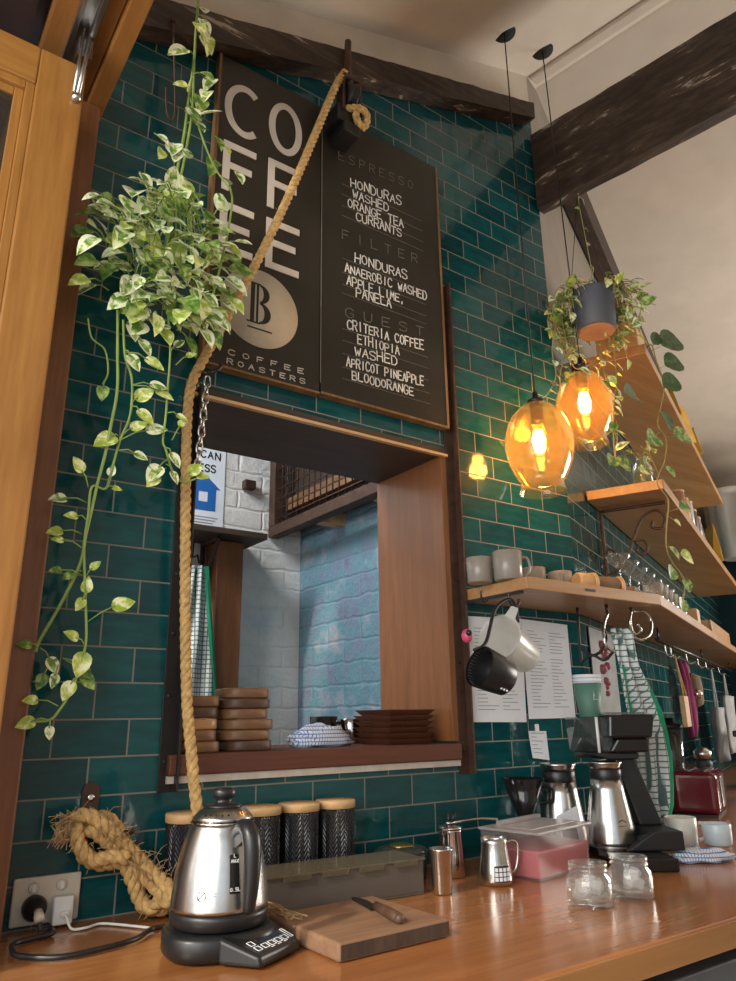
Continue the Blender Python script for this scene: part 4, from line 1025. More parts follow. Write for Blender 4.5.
stray([((0.357,-0.15,1.925),(0.358,-0.15,1.944),1.0,1),((0.396,-0.18,2.072),(0.385,-0.18,2.104),1.3,0),((0.42,-0.18,2.038),(0.397,-0.18,2.060),1.2,0),((0.398,-0.18,1.996),(0.384,-0.18,2.009),1.2,0),((0.436,-0.18,2.000),(0.389,-0.18,2.005),1.3,2),((0.453,-0.17,1.950),(0.41,-0.17,1.938),1.1,0),((0.467,-0.17,1.937),(0.41,-0.17,1.938),1.2,2),((0.428,-0.16,1.917),(0.413,-0.16,1.897),1.3,2),
       ((0.435,-0.16,1.886),(0.415,-0.16,1.895),1.3,2),((0.46,-0.15,1.854),(0.402,-0.15,1.819),1.3,0),((0.426,-0.15,1.851),(0.405,-0.15,1.829),1.1,2),((0.385,-0.15,1.822),(0.397,-0.15,1.827),1.5,2),((0.437,-0.15,1.795),(0.4,-0.15,1.796),.9,0),((0.518,-0.16,1.897),(0.493,-0.16,1.898),.8,2),((0.495,-0.18,2.052),(0.483,-0.18,2.033),.8,0),((0.524,-0.18,2.035),(0.498,-0.18,2.006),.7,2),
       ((0.514,-0.15,1.808),(0.498,-0.15,1.823),1.1,0),((0.489,-0.14,1.777),(0.51,-0.14,1.799),1.4,0),((0.521,-0.14,1.771),(0.506,-0.14,1.789),.9,0),((0.486,-0.14,1.758),(0.507,-0.14,1.780),1.1,2),((0.569,-0.12,1.788),(0.552,-0.12,1.766),1.1,2),((0.588,-0.12,1.782),(0.57,-0.12,1.774),.9,2),((0.528,-0.15,1.881),(0.512,-0.15,1.842),.7,2),
       ((0.334,-0.14,1.743),(0.351,-0.14,1.710),1.0,2),((0.31,-0.13,1.683),(0.356,-0.13,1.680),1.0,0),((0.336,-0.13,1.650),(0.356,-0.13,1.645),.8,2),((0.312,-0.12,1.619),(0.354,-0.12,1.618),.9,2),((0.317,-0.12,1.601),(0.356,-0.12,1.590),.7,2),((0.391,-0.14,1.745),(0.386,-0.14,1.716),.7,0),((0.4,-0.14,1.717),(0.386,-0.14,1.714),.6,2),((0.322,-0.11,1.544),(0.364,-0.11,1.538),.7,1),((0.345,-0.11,1.538),(0.367,-0.11,1.545),.7,1),((0.382,-0.11,1.554),(0.372,-0.11,1.537),.7,2),
       ((0.375,-0.11,1.509),(0.375,-0.11,1.490),.9,2),((0.369,-0.11,1.489),(0.374,-0.11,1.497),.8,2),((0.437,-0.1,1.484),(0.385,-0.1,1.448),1.3,2),((0.368,-0.1,1.417),(0.386,-0.1,1.402),.9,2),((0.384,-0.1,1.383),(0.388,-0.1,1.398),1.4,2),((0.367,-0.1,1.330),(0.374,-0.1,1.341),1.1,2),((0.308,-0.1,1.301),(0.348,-0.1,1.290),.8,2),((0.306,-0.1,1.264),(0.333,-0.1,1.265),1.0,2),((0.337,-0.1,1.251),(0.335,-0.1,1.265),.7,0),
       ((0.329,-0.08,1.375),(0.309,-0.08,1.397),1.0,0),((0.32,-0.08,1.345),(0.33,-0.08,1.366),.9,1),((0.341,-0.08,1.346),(0.345,-0.08,1.368),.8,0),((0.382,-0.08,1.365),(0.351,-0.08,1.379),1.2,1),((0.395,-0.08,1.347),(0.358,-0.08,1.376),1.1,1),((0.29,-0.08,1.402),(0.305,-0.08,1.397),.8,1)], .036)
P.finish(ph, M_stem, [M_leafA, M_leafB, M_leafC, M_leafD, M_cream_leaf])
b.build('hanging_loop', M_steel, ph)

# pendants
def pendant(name, gpx, gpy, top_px, yd, label, R=0.108, topz=None):
    c_ = V(gpx)
    t = thing(name, label, 'pendant lamp', (c_.x, c_.y, c_.z))
    prof = [(0.026,0.150),(0.050,0.138),(0.085,0.100),(0.105,0.045),(0.108,0.0),(0.098,-0.055),(0.078,-0.098),(0.066,-0.118),(0.068,-0.135),(0.074,-0.152)]
    prof = [(r*R/0.108, z*R/0.108) for r, z in prof]
    fine = []
    for i in range(len(prof)-1):
        fine += [prof[i], ((prof[i][0]+prof[i+1][0])/2*1.008, (prof[i][1]+prof[i+1][1])/2)]
    fine.append(prof[-1])
    b = MB(); b.lathe(fine, 40, (0,0,0), 0, None, True, False)
    g = b.build('glass_shade', M_amber, t, world=False)
    b = MB(); b.lathe([(0.0205,0.085),(0.021,0.150),(0.027,0.152),(0.027,0.160),(0.010,0.166),(0.008,0.19)], 20); b.build('lamp_holder', M_gloss, t, world=False)
    b = MB(); b.lathe([(0.012,0.084),(0.016,0.070),(0.030,0.030),(0.033,0.005),(0.028,-0.018),(0.014,-0.032),(0.0001,-0.036)], 24, caps=False)
    bulb = b.build('bulb', M_bulbglass, t, world=False)
    f_ = MB()
    for k in range(5):
        a = 2*PI*k/5
        f_.tube([(0.008*math.cos(a),0.008*math.sin(a),0.055),(0.017*math.cos(a),0.017*math.sin(a),0.02),(0.010*math.cos(a+.6),0.010*math.sin(a+.6),-0.014)], 0.0062, 8)
    f_.build('filament', M_bulb, bulb, world=False)
    tv = V(top_px)
    b = MB(); b.tube([c_+V((0,0,0.185)), tv], 0.0026, 6); b.build('cord', M_black, t)
    b = MB(); b.lathe([(0.044,0),(0.043,-0.016),(0.010,-0.021)][::-1], 28, (tv.x,tv.y,tv.z)); b.build('ceiling_rose', M_matblack, t)
    li = bpy.data.lights.new('lamp_glow', 'POINT'); li.energy = 4.4; li.color = (1.0, 0.62, 0.26); li.shadow_soft_size = 0.03
    lo = bpy.data.objects.new('lamp_glow', li); COL.objects.link(lo); lo.location = (c_.x, c_.y, c_.z)
    return t
M_bulbglass = glass('warm_bulb_glass', (1.0, 0.80, 0.45), 0.02, 0.3)
pendant('pendant_lamp', (1.713,-0.14,2.079), 0, (1.690,-0.165,3.772), 0, 'lower amber glass pendant lamp hanging nearest the tiled wall')
pendant('pendant_lamp', (1.959,-0.145,2.272), 0, (1.936,-0.145,3.859), 0, 'higher amber glass pendant lamp hanging under the grey plant pot', 0.097)

# hanging plant in a slate grey pot
PO = V((2.053,-0.16,2.671))
hp = thing('hanging_planter', 'slate grey pot with trailing variegated pothos hanging from the cross beam', 'plant', PO)
PR = 0.080
b = MB(); b.lathe([(PR*.84,-0.080),(PR*.88,-0.076),(PR,0.070),(PR*1.0,0.074),(PR*.95,0.074),(PR*.93,0.05),(0.0001,0.05)], 36, PO); b.build('pot', M_slate, hp)
b = MB(); b.lathe([(0.0001,-0.072),(PR*.72,-0.0785),(PR*.82,-0.0808),(PR*.78,-0.086),(PR*.70,-0.086),(0.0001,-0.080)], 36, PO); b.build('saucer_base', M_clay, hp)
hkp = V((2.032,-0.16,3.171))
b = MB()
for a in (0.3, 2.4, 4.5):
    b.tube([hkp+V((0,0,-.01)), PO+V((PR*math.cos(a), PR*math.sin(a), .062))], 0.0014, 5)
b.build('hanging_cord', M_black, hp)
b = MB(); b.tube([hkp+V((0,0,-.012)), hkp+V((.012,0,-.002)), hkp+V((.010,0,.015)), hkp+V((-.002,0,.022)), hkp+V((-.002,0,.05))], 0.0028, 6, sub=4); b.build('hook', M_steel, hp)
P = Plant(9)
for a in range(46):
    an = P.r.uniform(0, 2*PI)
    if math.cos(an)*-0.8+math.sin(an)*-0.6 > 0.45: an += PI*(0.5 if a % 2 else -0.5)
    p0 = PO+V((PR*.7*math.cos(an), PR*.7*math.sin(an), .06))
    out = V((math.cos(an), math.sin(an), 0)); e = P.r.uniform(.03,.085); dr_ = P.r.uniform(.02,.20)
    pts = [p0, p0+out*(PR*.3+e*.4)+V((0,0,P.r.uniform(.015,.045))), p0+out*(PR*.3+e)+V((0,0,-.02)), p0+out*(PR*.3+e*1.05)+V((0,0,-.02-dr_*.5)), p0+out*(PR*.3+e*.8)+V((P.r.uniform(-.02,.02),0,-.02-dr_))]
    P.vine(pts, 0.036, 0.046, 0.0016, 0.014)
P.vine([PO+V((-.01,0,.06)), PO+V((-.02,-.01,.12)), PO+V((.0,-.01,.17)), hkp+V((0,-.005,-.05)), hkp+V((0.004,-.005,.0))], 0.05, .026, .0018, .012)
for pts in ([(1.725,-0.24,2.455),(1.677,-0.255,2.361),(1.678,-0.26,2.273),(1.637,-0.26,2.204),(1.607,-0.26,2.177)],
            [(1.752,-0.25,2.386),(1.769,-0.265,2.320),(1.841,-0.27,2.349),(1.948,-0.25,2.437)],
            [(2.052,-0.22,2.528),(2.008,-0.25,2.378),(1.955,-0.265,2.255),(1.925,-0.265,2.149),(1.876,-0.25,2.102),(1.826,-0.24,2.081),(1.767,-0.25,2.092)],
            [(1.933,-0.25,2.440),(1.922,-0.265,2.338),(1.942,-0.265,2.270),(1.941,-0.265,2.181),(1.885,-0.26,2.114)],
            [(1.799,-0.24,2.423),(1.712,-0.26,2.317),(1.686,-0.265,2.239),(1.719,-0.265,2.271)],[(2.044,-0.22,2.546),(1.945,-0.26,2.401),(1.879,-0.27,2.334),(1.920,-0.27,2.273)],
            [(1.929,-0.265,2.143),(1.932,-0.26,2.090),(1.933,-0.26,2.042)]):
    P.vine(pts, 0.034, .040, .0017, .012)
P.finish(hp, M_drystem, [M_leafA, M_leafB, M_leafC, M_leafD, M_cream_leaf])

# ------------------------------------------------------------------ on the counter, street end
CZ = 0.9005
po_ = thing('power_outlet', 'cream double power point low on the tiles behind two plugs', 'power outlet', (0.385,-0.001,0.936))
oc = V((0.386,-0.001,0.947))
b = MB(); b.box((oc.x-0.060,-0.010,oc.z-0.040),(oc.x+0.060,-0.001,oc.z+0.040)); b.build('face_plate', M_cream, po_, bevel=0.003)
for dx in (-0.025, 0.024):
    b = MB(); b.lathe([(0.0095,0),(0.0095,0.0035),(0.008,0.0045),(0.0001,0.0045)], 20, (0,0,0), 0, Matrix.Translation((oc.x+dx,-0.0101,oc.z+0.022)) @ RY); sw = b.build('switch', M_cream, po_)
    b = MB(); b.box((oc.x+dx-0.003,-0.0165,oc.z+0.016),(oc.x+dx+0.003,-0.0146,oc.z+0.028)); b.build('rocker', M_white, sw)
pg = thing('black_plug', 'round black plug and thick cord in the power point', 'plug', (oc.x-0.022,-0.012,oc.z-0.012))
pq = V((oc.x-0.022,-0.0102,oc.z-0.010))
b = MB(); b.lathe([(0.021,0),(0.022,0.012),(0.017,0.026),(0.010,0.030),(0.009,0.040),(0.0001,0.041)], 24, (0,0,0), 0, Matrix.Translation(pq) @ RY); b.build('plug_body', M_black, pg)
b = MB(); b.lathe([(0.0075,0.0),(0.009,0.012),(0.009,0.02),(0.0001,0.021)], 16, (0,0,0), 0, Matrix.Translation(pq+V((0,-0.0415,0))) @ Matrix.Rotation(math.radians(125),4,'X')); b.build('cord_grip', M_cream, pg)
b = MB(); b.tube([pq+V((0,-.050,-.010)), pq+V((.004,-.062,-.030)), (oc.x-0.02,-0.075,0.9075), (oc.x-0.002,-0.064,0.9075), (oc.x-0.002,-0.088,0.9075), (oc.x-0.03,-0.10,0.9075), (oc.x-0.07,-0.115,0.9075), (oc.x-0.08,-0.155,0.9075), (0.31,-0.193,0.907), (0.36,-0.238,0.907), (0.431,-0.234,0.907), (0.488,-0.214,0.907), (0.532,-0.17,0.907), (0.565,-0.171,0.907)], 0.0045, 8, sub=8); b.build('power_cord', M_black, pg)
pg = thing('white_charger', 'square white charger plug with thin white cable in the power point', 'charger', (oc.x+0.024,-0.012,oc.z-0.02))
b = MB(); b.box((oc.x+0.008,-0.036,oc.z-0.042),(oc.x+0.044,-0.0106,oc.z+0.006)); b.build('charger_body', M_white, pg, bevel=0.004, seg=3)
b = MB(); b.tube([(oc.x+0.026,-0.0365,oc.z-0.022),(oc.x+0.027,-0.056,oc.z-0.025),(oc.x+0.034,-0.070,0.905), (0.444,-0.075,0.904), (0.473,-0.063,0.904), (0.5,-0.093,0.904), (0.546,-0.163,0.904)], 0.0024, 6, sub=7); b.box((oc.x+0.019,-0.046,oc.z-0.026),(oc.x+0.033,-0.0362,oc.z-0.018)); b.build('white_cable', M_white, pg)

# kettle on its heating base
KC = V((0.582,-0.340,CZ))
kb = thing('kettle_heater', 'black electric heating base with lit buttons under the steel kettle', 'kettle base', KC)
fd = V((0.30,-0.95,0)).normalized(); sd = V((0.95,0.30,0)).normalized()
b = MB(); n = 48; poly = []
for i in range(n):
    a = 2*PI*i/n; k = 1.0/((abs(math.cos(a))**2.6+abs(math.sin(a))**2.6)**(1/2.6)); poly.append((0.090*k*math.cos(a), 0.084*k*math.sin(a)))
def slab(mb, pl_, z0, z1, inset, c0_, ang):
    Mx = Matrix.Translation(c0_) @ Matrix.Rotation(ang, 4, 'Z'); m_ = len(pl_)
    rings = [(0.94,z0),(1.0,z0+0.006),(1.0,z1-0.008),(1-inset*.4,z1-0.002),(1-inset,z1)]
    vs = [(x*k,y*k,z) for k,z in rings for x,y in pl_]
    fs = [(j*m_+i, j*m_+(i+1) % m_, (j+1)*m_+(i+1) % m_, (j+1)*m_+i) for j in range(len(rings)-1) for i in range(m_)]
    fs += [tuple(range(m_))[::-1], tuple((len(rings)-1)*m_+i for i in range(m_))]
    mb.add(vs, fs, 0, True, Mx)
bang = math.radians(-14)
slab(b, poly, 0.004, 0.040, 0.10, KC, bang)
b.build('housing', M_black, kb)
b = MB()
for a in (0.6, 2.2, 3.9, 5.5): b.lathe([(0.008,0),(0.008,0.0045)], 12, KC+V((0.07*math.cos(a),0.07*math.sin(a),0)))
b.build('foot', M_black, kb)
# sloping control panel towards the viewer
pf, ps = V((0.44,-0.898,0)).normalized(), V((0.898,0.44,0)).normalized()
def KP(s_, f_, z): return KC + ps*s_ + pf*f_ + V((0,0,z))
b = MB(); b.hexa([KP(-.068,.055,.003),KP(.068,.055,.003),KP(.054,.128,.003),KP(-.054,.128,.003),KP(-.068,.055,.0405),KP(.068,.055,.0405),KP(.054,.124,.020),KP(-.054,.124,.020)])
pn = b.build('control_panel', M_black, kb, bevel=0.006, seg=3)
b = MB()
def panel_pt(s_, f_): return KP(s_, f_, 0.0405-(f_-.055)/(.069)*0.0205+0.0012)
pnrm = (panel_pt(1,.06)-panel_pt(0,.06)).cross(panel_pt(0,1.06)-panel_pt(0,.06)).normalized()
if pnrm.z < 0: pnrm = -pnrm
def prect(s0_, s1_, f0_, f1_, w_=0.0009):
    ribbon(b, [panel_pt(s0_,f0_),panel_pt(s1_,f0_),panel_pt(s1_,f1_),panel_pt(s0_,f1_),panel_pt(s0_,f0_)], w_, pnrm)
for k in range(4): prect(-.026+.017*k, -.014+.017*k, .1055, .1155)
prect(-.044,-.033,.0915,.1015); prect(-.044,-.033,.1055,.1155); prect(.043,.049,.0915,.1155)
for k in range(3): ribbon(b, [panel_pt(-.014+.017*k,.1185),panel_pt(-.006+.017*k,.1185)], .0012, pnrm)
b.build('button_outline', emit('panel_backlight', (0.85,0.86,0.85), 0.18), pn)
b = MB(); b.hexa([panel_pt(-.024,.0905)-pnrm*.0008,panel_pt(.034,.0905)-pnrm*.0008,panel_pt(.034,.1015)-pnrm*.0008,panel_pt(-.024,.1015)-pnrm*.0008,panel_pt(-.024,.0905),panel_pt(.034,.0905),panel_pt(.034,.1015),panel_pt(-.024,.1015)]); dsp = b.build('display', M_gloss, pn)
kt = thing('kettle', 'brushed steel electric kettle with black knob and handle standing on its base', 'kettle', KC+V((0,0,.041)))
kt.scale = (0.985, 0.985, 0.955)
K0 = KC+V((0,0,0))
b = MB(); b.lathe([(0.074,0.0415),(0.080,0.046),(0.0825,0.060),(0.0815,0.068)], 48, K0); b.build('base_ring', M_black, kt)
b = MB(); b.lathe([(0.0813,0.0682),(0.0812,0.075),(0.0795,0.095),(0.0765,0.12),(0.072,0.145),(0.066,0.168),(0.0595,0.186),(0.0545,0.197),(0.0535,0.2005)], 56, K0); b.build('body', M_steel, kt)
b = MB(); b.lathe([(0.0545,0.2008),(0.0555,0.2025),(0.0545,0.2045)], 48, K0, caps=False); b.build('rim', M_polish, kt)
b = MB(); b.lathe([(0.0535,0.2046),(0.050,0.212),(0.042,0.2205),(0.034,0.226),(0.030,0.2275)], 48, K0); ld = b.build('lid', M_steel, kt)
b = MB(); b.lathe([(0.0335,0.2268),(0.031,0.2305),(0.022,0.2325),(0.0145,0.234),(0.0135,0.240),(0.019,0.243),(0.021,0.248),(0.0205,0.255),(0.017,0.2575),(0.0001,0.258)], 36, K0); b.build('lid_knob', M_black, ld)
b = MB()
for k in range(5):
    a = math.radians(205+13*k); b.lathe([(0.0018,0),(0.0018,0.0006)], 8, K0+V((0.046*math.cos(a),0.046*math.sin(a),0.2172)))
b.build('vent_hole', M_matblack, ld)
hd = V((0.03,-1.0,0)).normalized()
def KH(r, z): return K0 + hd*r + V((0,0,z))
b = MB()
hp_ = [KH(.055,.186),KH(.066,.196),KH(.082,.201),KH(.097,.196),KH(.106,.180),KH(.109,.155),KH(.109,.125),KH(.106,.098),KH(.103,.082)]
b.tube(hp_, [.010,.011,.012,.013,.0135,.0135,.013,.0125,.009], 14, sub=0)
sp_ = spline([V(p) for p in hp_], 5); b2 = MB()
rr_ = [0.0105+0.0045*math.sin(PI*min(1,i/(len(sp_)-1)*1.05)) for i in range(len(sp_))]
b2.tube(sp_, rr_, 16); b2.ball(sp_[-1], rr_[-1], 0, 14, 8)
b2.hexa([KH(.060,.165)+sd*-.008,KH(.060,.165)+sd*.008,KH(.096,.186)+sd*.008,KH(.096,.186)+sd*-.008,KH(.054,.197)+sd*-.008,KH(.054,.197)+sd*.008,KH(.090,.204)+sd*.008,KH(.090,.204)+sd*-.008])
b2.build('handle', M_black, kt)
# sight strip with white level marks
ga = math.atan2(hd.y, hd.x)-0.16
b = MB(); zs = [.100,.115,.130,.145,.158]; rs = [.0798,.0779,.0756,.0730,.0704]
vs, fs = [], []
for z_, r_ in zip(zs, rs):
    for da in (-.10,-.05,0,.05,.10): vs.append(K0+V(((r_+.0012)*math.cos(ga+da),(r_+.0012)*math.sin(ga+da),z_)))
for j in range(4):
    for i in range(4): fs.append((j*5+i,j*5+i+1,j*5+i+6,j*5+i+5))
b.add(vs, fs, 0, True); b.build('sight_strip', M_gloss, kt)
b = MB()
gn = V((math.cos(ga), math.sin(ga), 0.25)).normalized(); gt = V((-math.sin(ga), math.cos(ga), 0))
for z_, r_, s_ in ((.104,.0800,'0.5L'),(.146,.0738,'MAX'),(.154,.0724,'L')):
    b = MB(); c_ = K0+V(((r_+.0014)*math.cos(ga),(r_+.0014)*math.sin(ga),z_)); hw_ = .0022*len(s_)
    write(b, s_, c_-gt*hw_, c_+gt*hw_, .005, .0008, gn)
    b.build('level_mark', M_white, kt)
ea = math.radians(224); er = .0800
b = MB(); ec = K0+V((er*math.cos(ea), er*math.sin(ea), .098)); en = V((math.cos(ea), math.sin(ea), .1)).normalized(); et = V((-math.sin(ea), math.cos(ea), 0))
ribbon(b, [ec+en*.0004+et*.0075*math.cos(2*PI*i/20)+V((0,0,.0075*math.sin(2*PI*i/20))) for i in range(21)], .0007, en)
ribbon(b, [ec+en*.0004+et*-.005+V((0,0,-.005)), ec+en*.0004+et*.005+V((0,0,.005))], .0007, en)
for k in range(3):
    a1, a2 = ea+.14, ea+.30-(.06 if k == 2 else 0); zz = .102-.0042*k
    ribbon(b, [K0+V(((er+.0008)*math.cos(a1+(a2-a1)*i/4),(er+.0008)*math.sin(a1+(a2-a1)*i/4),zz)) for i in range(5)], .0007, en)
b.build('etched_emblem', M_darksteel, kt)

# chevron canisters
def chevron_mat():
    mt, nt, p = new_mat('black_chevron_ceramic')
    tc = N(nt, 'ShaderNodeTexCoord'); sp = N(nt, 'ShaderNodeSeparateXYZ'); L(nt, tc.outputs['Object'], sp.inputs[0])
    an = N(nt, 'ShaderNodeMath', operation='ARCTAN2'); L(nt, sp.outputs[1], an.inputs[0]); L(nt, sp.outputs[0], an.inputs[1])
    ms = N(nt, 'ShaderNodeMath', operation='MULTIPLY'); ms.inputs[1].default_value = 16/(2*PI); L(nt, an.outputs[0], ms.inputs[0])
    pp = N(nt, 'ShaderNodeMath', operation='PINGPONG'); pp.inputs[1].default_value = 0.5; L(nt, ms.outputs[0], pp.inputs[0])
    z_ = N(nt, 'ShaderNodeMath', operation='MULTIPLY'); z_.inputs[1].default_value = 95.0; L(nt, sp.outputs[2], z_.inputs[0])
    k_ = N(nt, 'ShaderNodeMath', operation='MULTIPLY'); k_.inputs[1].default_value = 2.6; L(nt, pp.outputs[0], k_.inputs[0])
    ad = N(nt, 'ShaderNodeMath', operation='ADD'); L(nt, z_.outputs[0], ad.inputs[0]); L(nt, k_.outputs[0], ad.inputs[1])
    fr_ = N(nt, 'ShaderNodeMath', operation='PINGPONG'); fr_.inputs[1].default_value = 0.5; L(nt, ad.outputs[0], fr_.inputs[0])
    L(nt, ramp(nt, fr_.outputs[0], [(0.10, (0.010,0.010,0.012)), (0.30, (0.022,0.022,0.026))]), p.inputs['Base Color'])
    p.inputs['Roughness'].default_value = 0.25
    bump(nt, p, fr_.outputs[0], 0.9, 0.004)
    return mt
M_chev = chevron_mat()
can_c = None
for i, (cx_, cy_, lab) in enumerate([(0.800,-0.056,'black chevron canister with wooden lid just beside the kettle'),(0.897,-0.056,'black chevron canister with wooden lid in the middle of the visible row'),(0.994,-0.056,'black chevron canister with wooden lid at the end of the row farthest from kettle'),(0.635,-0.060,'black canister with wooden lid mostly hidden behind the kettle and rope')]):
    if i == 0:
        cn = thing('canister', lab, 'canister', (cx_,cy_,CZ), 0, 'black chevron canisters')
        b = MB(); b.lathe([(0.040,0),(0.0445,0.004),(0.0445,0.158),(0.043,0.163)], 48); b.build('body', M_chev, cn, world=False)
        b = MB(); b.lathe([(0.0435,0.1635),(0.046,0.1645),(0.0465,0.178),(0.0455,0.181),(0.0001,0.1815)], 48); b.build('lid', M_lightwood, cn, world=False)
        can_c = cn
    else: dup(can_c, (cx_,cy_,CZ), 0.35*i, lab)

# taupe condiment box with clear lid
bxo = V((0.735,-0.212,CZ)); bxa = math.atan2(-0.028, 0.365)
ib = thing('ingredient_box', 'long taupe box with hinged clear lid between canisters and chopping board', 'box', bxo, bxa)
ib_l, ib_d, ib_h = 0.368, 0.113, 0.066
b = MB(); tw_ = 0.004
b.box((0,0,0),(ib_l,ib_d,0.004)); b.box((0,0,0.004),(ib_l,tw_,ib_h)); b.box((0,ib_d-tw_,0.004),(ib_l,ib_d,ib_h)); b.box((0,tw_,0.004),(tw_,ib_d-tw_,ib_h)); b.box((ib_l-tw_,tw_,0.004),(ib_l,ib_d-tw_,ib_h)); b.build('tub', M_greybox, ib, world=False, bevel=0.0015)
b = MB()
for k in range(1,3): b.box((ib_l*k/3-.002,tw_,0.004),(ib_l*k/3+.002,ib_d-tw_,ib_h-.006))
b.build('divider', M_greybox, ib, world=False)
b = MB(); b.box((-.003,-.004,ib_h+.0005),(ib_l+.003,ib_d+.003,ib_h+.0045))
for k in range(4):
    x_ = .035+.085*k; b.prism([(x_,-.0045),(x_+.06,-.0045),(x_+.06,-.0065),(x_,-.0065)], ib_h-.008, ib_h+.0045)
lid = b.build('lid', glass('yellowed_clear_lid', (0.80,0.75,0.62), 0.12, 0.35, 0.40, (0.30,0.26,0.19)), ib, world=False, bevel=0.001)
b = MB()
for (x_, c_) in ((.05,0),(.17,0),(.29,0)):
    for k in range(10): b.ball((x_+rnd.uniform(-.035,.05), .02+rnd.uniform(0,.08), .012+rnd.uniform(0,.03)), .012, 0, 8, 6)
b.build('contents', M_round, ib, world=False)
# low dish of bottles behind the box
ds = thing('lidded_tray', 'low dark tray with a shiny lid rim behind the ingredient box', 'tray', (1.168,-0.076,CZ))
b = MB(); b.lathe(cup_profile(0.058,0.062,0.055,0.004), 36); b.build('pan', M_black, ds, world=False)
b = MB(); b.lathe([(0.0635,0.0552),(0.064,0.060),(0.052,0.066),(0.0001,0.068)], 36); b.build('lid', M_smoke, ds, world=False)
b = MB(); b.lathe([(0.030,0.0675),(0.030,0.070),(0.018,0.073),(0.0001,0.0735)], 24); b.build('lid_cap', plain('brass_gold', (0.45,0.33,0.10), 0.25, 0.9), ds, world=False)

# chopping board and knife
b = MB(); b.box((0,0,0),(0.232,0.226,0.0285)); cb_ = b.build('chopping_board', [M_chop], None, world=False, bevel=0.006, seg=3); cb_.location = (0.702,-0.520,CZ); cb_.rotation_euler = (0,0,0.02)
tag(cb_, 'thick worn wooden chopping board lying on the counter before the ingredient box', 'chopping board')
b = MB(); b.box((0.004,-0.0012,0.004),(0.228,-0.0002,0.0245)); b.build('front_end_grain', M_chopend, cb_, world=False)
kn = thing('knife', 'small paring knife with dark wooden handle lying on the chopping board', 'knife', (0.862,-0.385,CZ+.029))
ka, kb2 = V((0.842,-0.492,CZ+.037)), V((0.884,-0.296,CZ+.031))
kd = (kb2-ka).normalized(); kd.z = 0; kd.normalize(); ksd = V((kd.y,-kd.x,0))
b = MB(); b.tube([ka, ka+kd*.03, ka+kd*.07, ka+kd*.100], [.009,.0098,.0085,.0075], 12, flat=.8); b.ball(ka, .0086, 0, 12, 8); b.build('handle', M_rounddark, kn)
b = MB(); q0 = ka+kd*.099; Mk = Matrix(((ksd.x,kd.x,0,q0.x),(ksd.y,kd.y,0,q0.y),(0,0,1,CZ+.0305),(0,0,0,1)))
b.prism([(-.010,0),(.010,0),(.0105,.07),(.004,.094),(-.006,.104),(-.010,.09)], 0, .002, 0, Mk); b.build('blade', M_darksteel, kn)

# steel cup and milk jugs
sc_ = thing('steel_tumbler', 'plain tapered steel tumbler beside the end of the ingredient box', 'cup', (1.134,-0.262,CZ))
b = MB(); b.lathe([(0.0195,0),(0.021,0.003),(0.0255,0.084),(0.0268,0.086),(0.0268,0.0885),(0.025,0.0885),(0.0205,0.006),(0.0001,0.006)], 36); b.build('cup_wall', M_steel, sc_, world=False)
jg = thing('milk_jug', 'tall steel jug with hinged lid and spoons behind the open milk jug', 'jug', (1.268,-0.140,CZ), 0.5)
b = MB(); b.lathe([(0.031,0),(0.033,0.003),(0.031,0.05),(0.0285,0.098),(0.030,0.102)], 36); b.build('body', M_polish, jg, world=False)
b = MB(); b.lathe([(0.0305,0.1025),(0.029,0.108),(0.012,0.113),(0.0001,0.1135)], 36); b.build('lid', M_steel, jg, world=False)
b = MB(); b.tube([(0.030,-.004,.088),(0.048,-.006,.088),(0.052,-.006,.06),(0.046,-.006,.022),(0.032,-.004,.016)], .0035, 8, sub=5); b.build('handle', M_polish, jg, world=False)
b = MB(); b.prism([(-.034,-.010),(-.052,0),(-.034,.010),(-.026,.006),(-.026,-.006)], .094, .108); b.build('spout', M_polish, jg, world=False, bevel=.002)
sp_t = thing('spoon', 'slim steel spoon with pale handle resting across the lidded jug', 'spoon', (1.29,-0.15,CZ+.12))
b = MB(); b.tube([(1.272,-0.150,CZ+.1175),(1.300,-0.165,CZ+.1215),(1.335,-0.180,CZ+.124),(1.372,-0.200,CZ+.1215)], .0028, 8, sub=5); b.build('handle', M_polish, sp_t)
b = MB(); b.ball((1.262,-0.146,CZ+.1175), .010, 0, 14, 8, None, .35); b.build('bowl', M_polish, sp_t)
b = MB(); b.tube([(1.275,-0.128,CZ+.115),(1.279,-0.126,CZ+.136)], .0042, 8); b.tube([(1.285,-0.132,CZ+.115),(1.292,-0.131,CZ+.136)], .0042, 8)
tag(b.build('clip_peg', M_black), 'two prong black peg standing on the lidded jug', 'peg')
jg = thing('milk_jug', 'open steel milk jug with black grid sticker and looped handle', 'jug', (1.290,-0.266,CZ), -0.25)
b = MB(); b.lathe([(0.032,0),(0.0365,0.003),(0.0385,0.012),(0.0365,0.03),(0.031,0.065),(0.0295,0.085),(0.0305,0.096),(0.0285,0.096),(0.0275,0.085),(0.034,0.02),(0.0001,0.008)], 40); b.build('body', M_steel, jg, world=False)
b = MB(); b.tube([(0.030,0,.083),(0.046,0,.086),(0.060,0,.078),(0.060,0,.050),(0.052,0,.026),(0.038,0,.018)], .003, 8, sub=6); b.build('handle', M_polish, jg, world=False)
b = MB()
for k in range(4):
    a0_ = math.radians(238+14*k)
    for j in range(3):
        z0_ = .012+.0095*j; r_ = .0392
        p_ = [(r_*math.cos(a0_),r_*math.sin(a0_),z0_),(r_*math.cos(a0_+.19),r_*math.sin(a0_+.19),z0_),(r_*.985*math.cos(a0_+.19),r_*.985*math.sin(a0_+.19),z0_+.0075),(r_*.985*math.cos(a0_),r_*.985*math.sin(a0_),z0_+.0075)]
        b.add(p_, [(0,1,2,3)], 1)
vs = []
